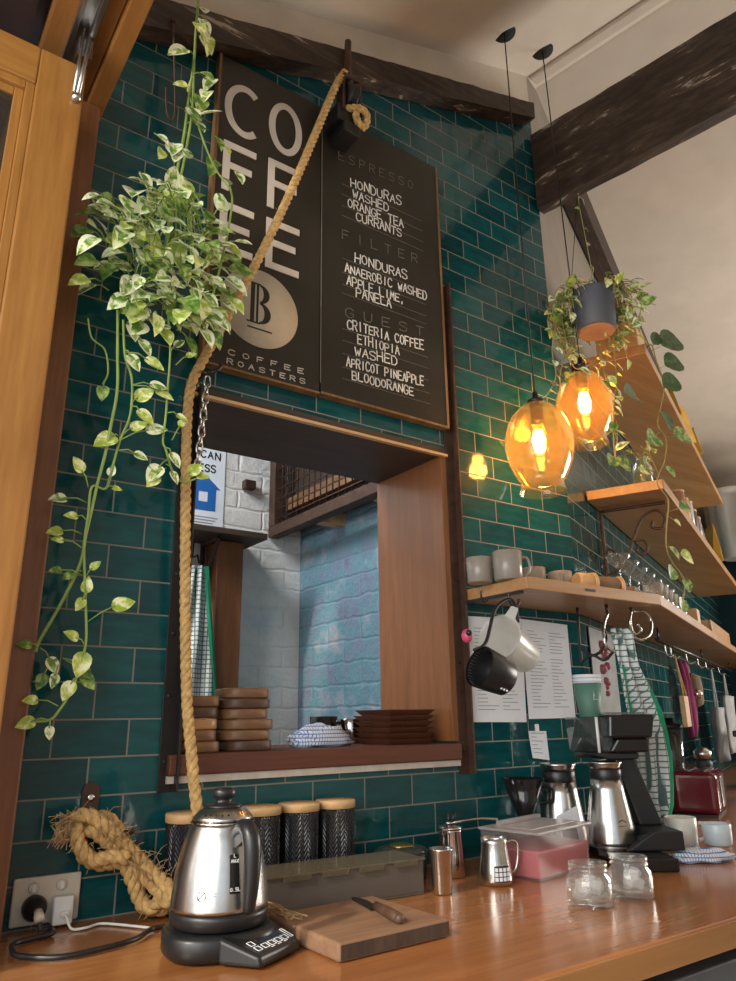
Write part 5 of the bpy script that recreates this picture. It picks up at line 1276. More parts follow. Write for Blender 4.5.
for z0_, r_ in ((.010,.0388),(.026,.0378),(.042,.0362)):
    for i in range(9): a0_ = math.radians(235+58*i/8); vs.append((r_*math.cos(a0_), r_*math.sin(a0_), z0_))
b.add(vs, [(j*9+i,j*9+i+1,j*9+i+10,j*9+i+9) for j in range(2) for i in range(8)], 0, True)
b.build('grid_sticker', [M_blackink, M_paper], jg, world=False)

# pink tub
pk = thing('plastic_tub', 'translucent plastic tub holding pink liquid beside the milk jugs', 'tub', (1.383,-0.312,CZ), math.radians(10))
def rtub(mb, x0, y0, x1, y1, z0, z1, fl, mat=0):
    mb.hexa([(x0,y0,z0),(x1,y0,z0),(x1,y1,z0),(x0,y1,z0),(x0-fl,y0-fl,z1),(x1+fl,y0-fl,z1),(x1+fl,y1+fl,z1),(x0-fl,y1+fl,z1)], mat)
b = MB(); rtub(b, .0012,.0012,.2188,.1438,.003,.062,.0055); b.build('pink_liquid', M_pink, pk, world=False, bevel=.005, seg=3)
b = MB(); rtub(b, 0,0,.22,.145,0,.097,.009); b.f.pop(1); b.m.pop(1); b.s.pop(1); b.build('tub_wall', M_tub, pk, world=False)
b = MB(); b.box((-.013,-.013,.0975),(.233,.158,.103)); b.box((.015,.02,.1032),(.205,.13,.106)); b.box((.020,.113,.106),(.200,.127,.116)); b.build('lid', glass('milky_lid', (0.9,0.88,0.86), 0.2, 0.4, 0.6, (0.70,0.64,0.62)), pk, world=False, bevel=.003)

# two little jars with ice
def jar(loc, label, seed_):
    t = thing('glass_jar', label, 'jar', loc, 0, 'small glass jars on the counter')
    b = MB(); b.lathe([(0.0001,0.001),(0.040,0.0),(0.0445,0.005),(0.045,0.040),(0.043,0.052),(0.037,0.058),(0.037,0.062),(0.0395,0.064),(0.0375,0.067),(0.0375,0.071),(0.039,0.073),(0.0375,0.078),(0.035,0.0785),(0.0345,0.060),(0.041,0.050),(0.042,0.010),(0.0001,0.007)], 40, caps=False); b.build('glass', M_clear, t, world=False)
    r = random.Random(seed_)
    b = MB()
    for k in range(7):
        Mx = Matrix.Translation((r.uniform(-.023,.023), r.uniform(-.023,.023), .020+.0045*k)) @ Euler((r.uniform(0,3),r.uniform(0,3),r.uniform(0,3))).to_matrix().to_4x4()
        b.cbox((0,0,0), (.019,.019,.019), 0, Mx)
    b.build('ice', M_ice, t, world=False, bevel=.003)
    b = MB(); b.lathe([(0.0001,.0085),(0.0405,.011),(0.041,.022),(0.0001,.0222)], 32); b.build('melt_water', M_clear, t, world=False)
jar((1.298,-0.522,CZ), 'small open glass jar of ice nearest the counter front', 1)
jar((1.417,-0.532,CZ), 'small open glass jar of ice before the black hot plate', 2)

# dripper, filters, carafes
dp = thing('coffee_dripper', 'glossy black cone dripper on its server against the teal tiles', 'dripper', (1.606,-0.068,CZ))
b = MB(); b.lathe([(0.050,0),(0.056,0.004),(0.056,0.055),(0.045,0.075),(0.040,0.085)], 36); b.build('server', M_black, dp, world=False)
b = MB(); b.lathe([(0.058,0.0855),(0.058,0.090),(0.022,0.0905),(0.024,0.105),(0.060,0.195),(0.057,0.195),(0.020,0.108),(0.0001,0.100)], 40); b.build('cone', M_gloss, dp, world=False)
b = MB(); b.tube([(0.050,-.02,.175),(0.075,-.03,.165),(0.072,-.03,.135),(0.042,-.018,.13)], .005, 8, sub=5); b.build('handle', M_gloss, dp, world=False)
fp = thing('filter_pack', 'folded white paper filter pack between dripper and steel carafe', 'paper filters', (1.70,-0.125,CZ))
b = MB(); b.hexa([(1.625,-0.178,CZ),(1.71,-0.190,CZ),(1.715,-0.150,CZ),(1.63,-0.138,CZ),(1.628,-0.166,CZ+.105),(1.695,-0.175,CZ+.125),(1.698,-0.165,CZ+.125),(1.630,-0.156,CZ+.105)]); b.build('paper_stack', M_paper, fp, bevel=.003)
b = MB(); b.hexa([(1.632,-0.1815,CZ+.004),(1.685,-0.1895,CZ+.004),(1.685,-0.1875,CZ+.004),(1.632,-0.1795,CZ+.004),(1.633,-0.1700,CZ+.085),(1.680,-0.1775,CZ+.085),(1.680,-0.1745,CZ+.085),(1.633,-0.167,CZ+.085)]); b.build('dark_band', M_black, fp)
def carafe(loc, label):
    t = thing('steel_carafe', label, 'carafe', loc, 0, 'steel coffee carafes')
    b = MB(); b.lathe([(0.060,0),(0.066,0.004),(0.066,0.012),(0.056,0.075),(0.046,0.135),(0.042,0.165)], 44); b.build('body', M_steel, t, world=False)
    b = MB(); b.lathe([(0.0423,0.1652),(0.0430,0.167),(0.0425,0.188),(0.0415,0.1895)], 40); b.build('neck_band', M_black, t, world=False)
    b = MB(); b.lathe([(0.0420,0.1897),(0.0425,0.196),(0.046,0.204),(0.047,0.208),(0.043,0.208),(0.0001,0.200)], 40); b.build('pouring_rim', M_steel, t, world=False)
    b = MB(); aa = math.radians(238)
    for k in range(2):
        z_ = .060-.008*k; r_ = .0592+.0013*k
        ribbon(b, [V((r_*math.cos(aa+.05*i), r_*math.sin(aa+.05*i), z_+(.006*math.sin(PI*i/8) if k == 0 else 0))) for i in range(9)], .0012, V((math.cos(aa),math.sin(aa),0)))
    b.build('stamped_mark', M_darksteel, t, world=False)
    return t
cf = carafe((1.765,-0.225,CZ+.030), 'flared steel carafe with black neck band standing on the hot plate')
dup(cf, (1.742,-0.078,CZ), 0.3, 'flared steel carafe behind the filter pack against the tiles', None, 1.10)
# brewer: local right / back axes
bm_ = thing('coffee_brewer', 'black coffee brewer with water tank and basket above the steel carafe', 'coffee machine', (1.80,-0.25,CZ))
br_, bb_ = V((.817,-.577,0)), V((.577,.817,0)); B0 = V((1.765,-0.225,CZ))
def bq(r0, r1, b0, b1, z0, z1, mb=None, t0=0.0, t1=0.0):
    mb = mb or MB()
    P_ = lambda r, b_, z: B0+br_*r+bb_*b_+V((0,0,z))
    return mb.hexa([P_(.0,b0,z0),P_(r1,b0,z0),P_(r1,b1,z0),P_(r0,b1,z0),P_(r0-t0,b0-t1,z1),P_(r1+t0,b0-t1,z1),P_(r1+t0,b1,z1),P_(r0-t0,b1,z1)])
bq(-.055,.092,-.21,.052,0,.029).build('hot_plate_base', M_gloss, bm_, bevel=.004)
b = MB(); b.lathe([(0.066,.0293),(0.066,.0298),(0.0001,.0298)], 36, B0+bb_*-.12*0); b.build('hot_plate', M_steel, bm_)
bq(.076,.150,-.11,.085,0.0295,.075).build('foot_block', M_black, bm_, bevel=.004)
mb = MB(); P_ = lambda r, b_, z: B0+br_*r+bb_*b_+V((0,0,z))
mb.hexa([P_(.080,.0,.0755),P_(.142,.0,.0755),P_(.142,.085,.0755),P_(.080,.085,.0755),P_(.030,.0,.245),P_(.085,.0,.245),P_(.085,.085,.245),P_(.030,.085,.245)]); mb.build('column', M_black, bm_, bevel=.004)
bq(-.060,.085,-.035,.085,.2455,.262).build('head_plate', M_black, bm_, bevel=.003)
bq(-.072,.022,-.03,.085,.2625,.355,None,.006).build('water_tank', M_smoke, bm_, bevel=.006)
bq(-.060,.012,-.02,.075,.2635,.300).build('tank_water', M_smoke, bm_)
mb = bq(.026,.108,-.055,.06,.2625,.300); bq(.018,.118,-.065,.07,.3003,.360,mb,.012); mb.build('filter_basket', M_gloss, bm_, bevel=.006)
mb = bq(.020,.105,-.06,.065,.3605,.367); mb.build('basket_lid', M_smoke, bm_, bevel=.002)
mb = MB(); mb.tube([P_(-.02,-.033,.262),P_(-.02,-.033,.355)], .004, 8); mb.build('overflow_tube', M_white, bm_)
# paper cups standing upside in a stack on the tank
pcx = B0+br_*-.018+bb_*.028
for k in range(3):
    z_ = CZ+.3555+.0105*k
    o = thing('paper_cup', ['sage green paper cup at the outside of the nested stack on the brewer tank','white lipped paper cup nested second in the stack on the brewer','white lipped paper cup nested innermost in the stack on the brewer'][k], 'paper cup', (pcx.x, pcx.y, z_), 0.9, 'nested paper cups on the brewer')
    if k == 0:
        b = MB(); b.lathe([(0.0275,0),(0.0285,0.001),(0.0395,0.093),(0.038,0.093),(0.027,0.004),(0.0001,0.004)], 36); b.build('wall', M_cup, o, world=False)
        aa = math.radians(238-51)
        b = MB(); r_ = .0338
        def CP(a_, z): 
            return V(((.0287+.0113*z/.093+.0004)*math.cos(a_), (.0287+.0113*z/.093+.0004)*math.sin(a_), z))
        ribbon(b, [CP(aa+.06*i, .047) for i in range(9)], .0008, V((math.cos(aa+.24),math.sin(aa+.24),0)))
        ribbon(b, [CP(aa+.10+.05*math.cos(t_*.6), .055+.006*math.sin(t_*.6)) for t_ in range(10)], .0009, V((math.cos(aa),math.sin(aa),0)))
        ribbon(b, [CP(aa+.10, .060), CP(aa+.10,.068)], .0009, V((math.cos(aa),math.sin(aa),0)))
        b.build('printed_mark', M_paper, o, world=False)
    else:
        b = MB(); b.lathe([(0.0395,.0865),(0.0402,.093),(0.0385,.093),(0.030,.012),(0.0001,.012)], 36, caps=False); b.build('wall', M_paper, o, world=False)
    b = MB(); b.tube([(.0395*math.cos(2*PI*i/32), .0395*math.sin(2*PI*i/32), .0935) for i in range(32)], .0015, 6, 0, True); b.build('rolled_rim', M_paper, o, world=False)
# mugs, cloth, toaster along the angled wall
mg = thing('white_mug', 'white handleless mug behind the pale blue cup beside the brewer', 'mug', (2.012,-0.272,CZ))
b = MB(); b.lathe(cup_profile(0.041,0.043,0.083,0.004), 36); b.build('body', M_mugw, mg, world=False)
b = MB(); b.tube([(.038,-.03,.066),(.058,-.045,.062),(.060,-.046,.035),(.036,-.028,.022)], .005, 8, sub=5); b.build('handle', M_mugw, mg, world=False)
mg = thing('white_mug', 'pale blue glazed cup with bare clay foot beside the dishcloth', 'cup', (2.040,-0.362,CZ))
b = MB(); b.lathe([(0.030,0.0165),(0.036,0.022),(0.038,0.071),(0.0365,0.073),(0.0345,0.070),(0.0001,0.022)], 36); b.build('glazed_wall', M_mugb, mg, world=False)
b = MB(); b.lathe([(0.027,0),(0.029,0.004),(0.0305,0.0163)], 32); b.build('clay_foot', M_clay, mg, world=False)
crumple('dishcloth', (1.885,-0.405,CZ), 0.155, 0.075, 0.032, M_bluecloth, 'blue and white dishcloth lying on the counter beside the white mugs', 'cloth', 7, -0.55)
tz_ = thing('toaster', 'deep red enamel toaster behind the white mugs', 'toaster', (2.66,0.085,CZ), TH)
b = MB(); b.box((-.02,-.085,.008),(.24,.075,.155)); b.build('body', M_red, tz_, world=False, bevel=.022, seg=4)
b = MB(); b.box((.0,-.045,.1555),(.22,-.02,.158)); b.box((.0,.01,.1555),(.22,.035,.158)); b.build('slot', M_black, tz_, world=False)
b = MB(); b.box((.06,-.090,.03),(.13,-.0855,.135)); b.build('side_panel', M_steel, tz_, world=False, bevel=.002)
b = MB(); b.cbox((.245,-.045,.11), (.014,.03,.02)); b.lathe([(.016,0),(.016,.012),(.012,.016)], 16, (0,0,0), 0, Matrix.Translation((.2405,-.01,.06)) @ Matrix.Rotation(PI/2,4,'Y')); b.build('controls', M_polish, tz_, world=False, bevel=.002)
b = MB(); b.box((-.01,-.075,0),(.23,.065,.008)); b.build('base', M_black, tz_, world=False)

# ------------------------------------------------------------------ shelves
ls = thing('wall_shelf', 'lowest timber shelf bending around the corner under the mugs', 'shelf', (1.9,-0.1,1.582))
zt, zb_ = 1.618, 1.584
far_ = AW(3.9,0.002,0); farf = AW(3.9,0.272,0)
kx = 2.0+0.272*math.tan(TH/2)
b = MB(); b.prism([(1.475,-0.002),(1.462,-0.272),(kx,-0.272),(2.0,-0.002)][::1], zb_, zt); b.build('board', M_shelf, ls, bevel=.003)
b = MB(); b.prism([(2.0005,-0.002),(kx+.0005,-0.272),(farf.x,farf.y),(far_.x,far_.y)], zb_, zt); b.build('board', M_shelf, ls, bevel=.003)
b = MB(); b.box((1.70,-0.2738,1.598),(1.742,-0.2722,1.605)); b.build('badge', M_black, ls)
b = MB(); b.box((1.4625,-0.245,1.575),(1.4745,-0.02,1.5835)); b.build('cleat', M_darksteel, ls)
MS0, MSO = AW(0.30,0,0), 0.285
ms = thing('wall_shelf', 'middle timber shelf on iron scroll bracket above the glasses', 'shelf', (2.5,0.0,2.05))
def ashelf(par, s0, s1, o1, z0, z1, nm='board', skew=0.0):
    p = [AW(s0,0.003,0),AW(s0+skew,o1,0),AW(s1,o1,0),AW(s1,0.003,0)]
    return MB().prism([(q_.x,q_.y) for q_ in p], z0, z1).build(nm, M_shelf, par, bevel=.003)
ashelf(ms, 0.262, 3.15, 0.285, 2.045, 2.083)
p0_, p1_ = AW(.262-.0012,.008,0), AW(.262-.0012,.28,0); b = MB(); b.prism([(p0_.x,p0_.y),(p1_.x,p1_.y),(p1_.x+.001,p1_.y),(p0_.x+.001,p0_.y)], 2.047, 2.081); b.build('end_face', M_shelfend, ms)
tp = thing('wall_shelf', 'highest timber shelf behind the hanging pot and lamps', 'shelf', (2.6,0.1,2.6))
ashelf(tp, 0.27, 2.8, 0.285, 2.600, 2.640)
def scroll(t, pts, r=.006, mt=None, nm='scroll', sub=6):
    b = MB(); b.tube(pts, r, 8, sub=sub); return b.build(nm, mt or M_rust, t)
br1 = thing('scroll_bracket', 'wrought iron scroll bracket beneath the left end of the middle shelf', 'bracket', AW(.42,.02,1.80))
sA = .42
def SC(o_, z): return AW(sA, o_, z)
scroll(br1, [SC(.012,2.04),SC(.012,1.90),SC(.012,1.76)], .007, M_rust, 'back_bar')
scroll(br1, [SC(.02,2.036),SC(.14,2.036),SC(.26,2.036)], .007, M_rust, 'top_bar')
scroll(br1, [SC(.015,1.78),SC(.06,1.80),SC(.10,1.85),SC(.13,1.92),SC(.17,1.99),SC(.22,2.01),SC(.25,1.98),SC(.235,1.94),SC(.20,1.945),SC(.205,1.97)], .0055)
scroll(br1, [SC(.12,1.90),SC(.16,1.90),SC(.175,1.87),SC(.155,1.845),SC(.13,1.86),SC(.14,1.88)], .005)
scroll(br1, [SC(.07,1.81),SC(.06,1.86),SC(.03,1.88),SC(.02,1.855)], .005)
# mugs on the lowest shelf
zsh = 1.6185
def mug(px, yd, r, h, label, ha):
    t = thing('grey_mug', label, 'mug', (px[0], yd, zsh), ha, 'grey glazed mugs on the lowest shelf')
    b = MB(); b.lathe(cup_profile(r*.95, r, h, .0035), 36); b.build('body', M_mug, t, world=False)
    b = MB(); b.tube([(r*.95,0,h*.80),(r*1.45,0,h*.82),(r*1.65,0,h*.52),(r*1.35,0,h*.22),(r*.95,0,h*.22)], .0042, 8, sub=5); b.build('handle', M_mug, t, world=False)
mug((1.437,-0.12,1.628), -0.12, .037, .072, 'grey mug on the lowest shelf nearest the rusty iron strip', 0.9)
mug((1.478,-0.19,1.643), -0.19, .041, .082, 'largest grey mug at the front of the lowest shelf', -0.35)
mug((1.684,-0.1,1.673), -0.10, .035, .072, 'grey mug behind the largest mug on the lowest shelf', 2.6)
mug((1.803,-0.1,1.681), -0.10, .037, .072, 'grey mug on the lowest shelf beside the wooden bowls', 3.9)
for (p, R_, l_, mt, lab, nm, cat) in (((1.823,-0.17,1.653), .030, .05, M_lightwood, 'pale wooden tamper puck lying beside the shelf mugs', 'wooden_tamper', 'tamper'),
                                  ((1.952,-0.15,1.669), .032, .085, M_tan, 'brown clay cylinder lying on the lowest shelf before the tumblers', 'clay_canister', 'canister')):
    t = thing(nm, lab, cat, (p[0], p[1], zsh+R_), -0.35)
    b = MB(); b.lathe([(R_*.9,-l_/2),(R_,-l_/2+.004),(R_,l_/2-.004),(R_*.9,l_/2)], 32, (0,0,0), 0, Matrix.Rotation(PI/2,4,'Y')); b.build('barrel', mt, t, world=False)
    b = MB(); b.lathe([(R_*.98,l_/2+.0005),(R_*1.06,l_/2+.003),(R_*1.06,l_/2+.012),(R_*.9,l_/2+.015)], 32, (0,0,0), 0, Matrix.Rotation(PI/2,4,'Y')); b.build('end_ring', M_lightwood, t, world=False)
b = MB(); b.lathe([(0.018,0),(0.034,0.012),(0.040,0.035),(0.038,0.045),(0.036,0.044),(0.03,0.014),(0.0001,0.008)], 32, (0,0,0)); o = b.build('wooden_bowl', M_round, world=False); q = V((2.012,-0.06,1.702)); o.location = (q.x, q.y, zsh)
tag(o, 'small dark wooden bowl behind the pale tamper on the lowest shelf', 'bowl')
# glasses: a row of tumblers, stemmed glasses on a riser
rs_ = thing('riser_shelf', 'narrow timber riser holding the stemmed glasses on the lowest shelf', 'riser', AW(.9,.08,zsh))
p = [AW(.28,.01,0),AW(.28,.135,0),AW(1.41,.135,0),AW(1.41,.01,0)]
MB().prism([(q_.x,q_.y) for q_ in p], zsh+.070, zsh+.088).build('riser_board', M_round, rs_, bevel=.002)
for s_ in (.30, .85, 1.385): 
    p = [AW(s_,.015,0),AW(s_,.13,0),AW(s_+.02,.13,0),AW(s_+.02,.015,0)]; MB().prism([(q_.x,q_.y) for q_ in p], zsh, zsh+.0695).build('riser_leg', M_round, rs_)
tum = None
posn = ['first tumbler from the clay canister in the row on the lowest shelf','second tumbler from the clay canister on the lowest shelf','third tumbler from the clay canister on the lowest shelf','fourth tumbler from the clay canister on the lowest shelf','fifth tumbler from the clay canister on the lowest shelf','sixth tumbler from the clay canister, last before the wooden block']
for k in range(6):
    q = AW(.30+.105*k, .195, zsh)
    if tum is None:
        t = thing('glass_tumbler', posn[k], 'glass', q, 0, 'glass tumblers on the lowest shelf')
        b = MB(); b.lathe([(0.0001,0.002),(0.028,0.0),(0.031,0.004),(0.037,0.092),(0.0355,0.0925),(0.029,0.010),(0.0001,0.009)], 28, caps=False); b.build('glass_wall', M_clear, t, world=False); tum = t
    else: dup(tum, q, None, posn[k])
wg = None
posw = ['first stemmed glass from the corner on the riser','second stemmed glass from the corner on the riser','third stemmed glass from the corner on the riser','fourth stemmed glass from the corner on the riser','fifth stemmed glass from the corner on the riser','sixth stemmed glass from the corner on the riser','last stemmed glass on the far end of the riser']
for k in range(7):
    q = AW(.36+.165*k, .072, zsh+.0885)
    if wg is None:
        t = thing('stemmed_glass', posw[k], 'glass', q, 0, 'stemmed glasses on the riser')
        b = MB(); b.lathe([(0.0001,0.001),(0.034,0.0),(0.034,0.003),(0.006,0.006),(0.0045,0.012)], 28, caps=False); b.build('foot', M_clear, t, world=False)
        b = MB(); b.lathe([(0.0045,0.012),(0.004,0.07),(0.006,0.078)], 14, caps=False); b.build('stem', M_clear, t, world=False)
        b = MB(); b.lathe([(0.006,0.078),(0.020,0.092),(0.046,0.125),(0.0475,0.135),(0.0455,0.135),(0.018,0.095),(0.0001,0.082)], 28, caps=False); b.build('bowl', M_clear, t, world=False); wg = t
    else: dup(wg, q, None, posw[k])
b = MB(); b.box((-.04,-.028,0),(.04,.028,.085)); o = b.build('wooden_block', M_lightwood, world=False, bevel=.006, seg=3); o.location = AW(1.06,.215,zsh); o.rotation_euler = (0,0,TH); tag(o, 'pale wooden block on the lowest shelf after the tumblers', 'block')
cr = thing('wooden_crate', 'open timber crate on the lowest shelf past the pale block', 'crate', AW(1.72,.15,zsh), TH)
b = MB(); b.box((-.30,-.10,0),(.50,.10,.010)); b.build('bottom', M_round, cr, world=False)
for y_ in (-.10,.09):
    b = MB(); b.box((-.30,y_,.0105),(.50,y_+.01,.075)); b.build('side', M_shelf, cr, world=False, bevel=.002)
for x_ in (-.30,.49):
    b = MB(); b.box((x_,-.0895,.0105),(x_+.01,.0895,.075)); b.build('end_panel', M_shelf, cr, world=False, bevel=.002)
# middle shelf goods
z2 = 2.0835
bt = thing('bottle_vase', 'clear bottle vase with green cuttings on the middle shelf', 'vase', AW(.37,.20,z2))
b = MB(); b.lathe([(0.0001,.002),(0.033,0),(0.037,0.006),(0.037,0.085),(0.022,0.110),(0.016,0.125),(0.018,0.135),(0.0165,0.135),(0.014,0.125),(0.020,0.108),(0.034,0.083),(0.034,0.010),(0.0001,0.008)], 32, caps=False); b.build('bottle', M_clear, bt, world=False)
b = MB(); b.lathe([(0.0001,.0085),(0.033,.010),(0.033,.062),(0.0001,.0622)], 28, caps=False); b.build('water', glass('yellowish_water', (0.80,0.78,0.45), 0.02, 0.25, 0.15, (0.4,0.38,0.12)), bt, world=False)
P = Plant(31)
bo = AW(.37,.20,z2)
for k in range(7):
    an = 2*PI*k/7; o_ = V((math.cos(an), math.sin(an), 0))
    P.vine([bo+V((0,0,.02))+o_*.01, bo+V((0,0,.09))+o_*.006, bo+V((0,0,.13))+o_*.008, bo+V((0,0,.165))+o_*.035, bo+V((0,0,.15))+o_*.065], .05, .030, .0016, .012)
P.finish(bt, M_drystem, [M_leafB, M_leafC, M_leafC, M_leafC, M_leafC])
for k, (s_, R_, h_, mt, lab) in enumerate([(.86,.030,.115,M_clay,'clay tub on the middle shelf beside the bottle vase'),(.97,.030,.105,M_lightwood,'pale wooden tub second along the middle shelf'),(1.09,.031,.120,M_mugw,'white ceramic tub third along the middle shelf'),(1.22,.030,.110,M_rounddark,'dark brown tub fourth along the middle shelf'),(1.34,.031,.100,M_mug,'grey tub last before the photo card')]):
    t = thing('shelf_tub', lab, 'tub', AW(s_,.250,z2), 0, 'row of small tubs on the middle shelf')
    b = MB(); b.lathe([(R_*.9,0),(R_,.004),(R_,h_-.014),(R_*.95,h_-.012)], 28); b.build('body', mt, t, world=False)
    b = MB(); b.lathe([(R_*1.02,h_-.0118),(R_*1.03,h_-.002),(R_*.9,h_),(0.0001,h_)], 28); b.build('lid', M_lightwood, t, world=False)
def card(name, s_, o_, z_, wd, ht, label, mts, tilt=.15):
    t = thing(name, label, 'card', AW(s_,o_,z_), TH)
    b = MB(); Mx = Matrix.Rotation(tilt,4,'X'); b.box((-wd/2,-.002,0),(wd/2,.0,ht),0,Mx); b.build('card_sheet', M_paper, t, world=False)
    b = MB(); b.box((-wd*.36,-.003,ht*.25),(wd*.36,-.0022,ht*.9),0,Mx); b.build('printed_picture', mts, t, world=False)
card('photo_card', 1.62, .268, z2, .10, .135, 'white bordered photo card with dark picture leaning on the middle shelf', plain('dark_photo_print', (0.09,0.05,0.035), 0.5, 0, 0.8, 60), -.15)
card('photo_card', 1.49, .262, z2, .08, .115, 'smaller photo card beside the white bordered one on the middle shelf', plain('pink_photo_print', (0.30,0.13,0.12), 0.5, 0, 0.6, 60), -.15)
card('photo_card', .74, .05, z2, .07, .12, 'pale card standing behind the bottle vase on the middle shelf', M_slate, -.1)
def pack(s_, o_, z_, wd, dp_, ht, label, ha=0.0, mt=None):
    t = thing('coffee_bag', label, 'bag', AW(s_,o_,z_), TH+ha)
    b = MB(); b.hexa([(-wd/2,-dp_/2,0),(wd/2,-dp_/2,0),(wd/2,dp_/2,0),(-wd/2,dp_/2,0),(-wd*.47,-dp_*.08,ht),(wd*.47,-dp_*.08,ht),(wd*.47,dp_*.08,ht),(-wd*.47,dp_*.08,ht)]); b.build('pouch', mt or M_yellow, t, world=False, bevel=.006, seg=3)
    b = MB(); b.box((-wd*.45,-.004,ht+.0004),(wd*.45,.004,ht+.016)); b.build('folded_top', mt or M_yellow, t, world=False)
pack(2.10,.245,z2,.15,.06,.20,'yellow coffee bag standing near the far end of the middle shelf',.4)
z3 = 2.6405
pack(1.15,.243,z3,.14,.07,.15,'amber yellow coffee bag on the highest shelf nearest the photo card',.3)
pack(1.50,.243,z3,.15,.07,.19,'amber yellow coffee bag second along the highest shelf',-.3)
pack(1.80,.243,z3,.14,.07,.14,'amber yellow coffee bag third along the highest shelf',.5)
card('photo_card', .95, .268, z3, .085, .12, 'small white photo card at the edge of the highest shelf', M_tan, -.15)
wb = thing('wooden_box', 'pale wooden box on the near end of the highest shelf under the pot', 'box', AW(.375,.18,z3), TH)
b = MB(); b.box((-.10,-.08,0),(.08,.08,.10)); b.build('box_body', M_shelfend, wb, world=False, bevel=.003)
b = MB(); b.box((-.103,-.083,.1005),(.083,.083,.115)); b.build('box_lid', M_lightwood, wb, world=False, bevel=.003)
# round leaved vine trailing off the highest shelf
P = Plant(17)
rv = thing('round_leaf_vine', 'long vine with big round dark leaves trailing from the highest shelf', 'plant', AW(.62,.24,z3))
b = MB(); ro = AW(.62,.20,z3); b.lathe([(0.030,0),(0.034,.004),(0.042,.07),(0.040,.07),(0.034,.06),(0.0001,.06)], 24, ro); b.build('pot', M_slate, rv)
vy = -0.16
vp = [ro+V((0,0,.06)), (2.386,-0.16,2.637), (2.396,-0.17,2.571), (2.426,-0.17,2.472), (2.374,-0.17,2.355), (2.347,-0.17,2.288), (2.386,-0.17,2.237), (2.352,-0.17,2.143), (2.290,-0.17,2.055), (2.343,-0.17,1.996), (2.319,-0.17,1.918), (2.292,-0.17,1.824), (2.314,-0.17,1.766), (2.373,-0.17,1.709), (2.349,-0.17,1.636)]
P.st.tube([V(p) for p in vp], .0026, 6, sub=7)
P.st.tube([V((2.236,-0.16,2.185)), V((2.285,-0.165,2.139)), V((2.312,-0.17,2.074))], .0018, 5, sub=5)
P.st.tube([V((2.164,-0.12,2.283)), V((2.156,-0.12,2.204)), V((2.125,-0.12,2.129))], .0016, 5, sub=5)
for (p, o_, s_, mt) in (((2.475,-0.175,2.666),(2.392,-0.17,2.613),2.0,3),((2.474,-0.175,2.574),(2.415,-0.17,2.542),1.7,3),((2.439,-0.175,2.478),(2.402,-0.17,2.453),1.6,3),((2.392,-0.175,2.650),(2.376,-0.17,2.599),1.0,3),((2.380,-0.175,2.330),(2.374,-0.17,2.355),1.5,3),((2.296,-0.175,2.227),(2.353,-0.17,2.262),1.4,1),((2.462,-0.175,2.268),(2.388,-0.17,2.249),1.5,1),((2.204,-0.175,2.368),(2.253,-0.17,2.366),1.7,3),((2.077,-0.175,2.088),(2.053,-0.17,2.100),1.2,1),((2.034,-0.175,2.091),(2.061,-0.17,2.112),1.0,1),
                              ((2.254,-0.175,2.172),(2.277,-0.17,2.136),.8,2),((2.212,-0.175,2.084),(2.288,-0.17,2.100),.8,2),((2.362,-0.175,2.113),(2.348,-0.17,2.127),.9,1),((2.419,-0.175,1.981),(2.333,-0.17,1.950),.9,1),((2.366,-0.175,1.917),(2.329,-0.17,1.935),.6,2),((2.315,-0.175,1.805),(2.298,-0.17,1.825),1.0,1),((2.386,-0.175,1.795),(2.312,-0.17,1.809),1.1,2),((2.293,-0.175,1.735),(2.314,-0.17,1.766),1.0,1),((2.368,-0.175,1.697),(2.353,-0.17,1.728),.9,1),((2.333,-0.175,1.628),(2.354,-0.17,1.658),.9,1)):
    p, o_ = V(p), V(o_)
    P.st.tube([o_, p], .0014, 4); dv = (p-o_).normalized()
    leaf(P.lf, p-dv*.017*s_, dv+V((0,-.15,-.1)), V((P.r.uniform(-.2,.2),-1,.4)), .058*s_, .056*s_, mt, .10, heart=False)
P.finish(rv, M_drystem, [M_leafA, M_leafB, M_leafC, M_leafD, M_cream_leaf])

# ------------------------------------------------------------------ hanging under the lowest shelf and pinned to the tiles
def sheet(name, label, c4, cat, lines, two=True, curl=.004):
    t = thing(name, label, cat, c4[3])
    c4 = [V(p) for p in c4]; b = MB(); n = 10; vs, fs = [], []
    for j in range(n+1):
        for i in range(n+1):
            u_, v_ = i/n, j/n
            p = c4[0].lerp(c4[1],u_).lerp(c4[3].lerp(c4[2],u_),v_)
            vs.append(p+V((0,-curl*(v_**2)*(0.6+.4*math.sin(u_*6))-.0008,0)))
    for j in range(n):
        for i in range(n): fs.append((j*(n+1)+i,j*(n+1)+i+1,(j+1)*(n+1)+i+1,(j+1)*(n+1)+i))
    b.add(vs, fs, 0, True); b.build('paper_sheet', M_paper, t)
    b = MB(); r = random.Random(len(label))
    def at_(u_, v_): return c4[0].lerp(c4[1],u_).lerp(c4[3].lerp(c4[2],u_),v_)+V((0,-curl*(v_**2)*(0.6+.4*math.sin(u_*6))-.0016,0))
    for k in range(lines):
        v_ = .08+.84*k/lines
        if r.random() < .15: continue
        for (ua, ub) in (((.10,.48),(.56,.92)) if two else ((.12,.88),)):
            ue = ua+(ub-ua)*r.uniform(.35,1.0)
            ribbon(b, [at_(ua+(ue-ua)*i/3, v_) for i in range(4)], .0016, NY)
    b.build('typed_lines', M_ink, t); return t
sheet('paper_list', 'typed white list on the tiles behind the black dosing cup', [(1.489,-0.003,1.544),(1.717,-0.003,1.550),(1.705,-0.003,1.243),(1.490,-0.003,1.246)], 'paper', 24)
sheet('paper_list', 'typed white list on the tiles beside the green paper cups', [(1.717,-0.003,1.550),(1.931,-0.003,1.544),(1.928,-0.003,1.253),(1.715,-0.003,1.252)], 'paper', 24)
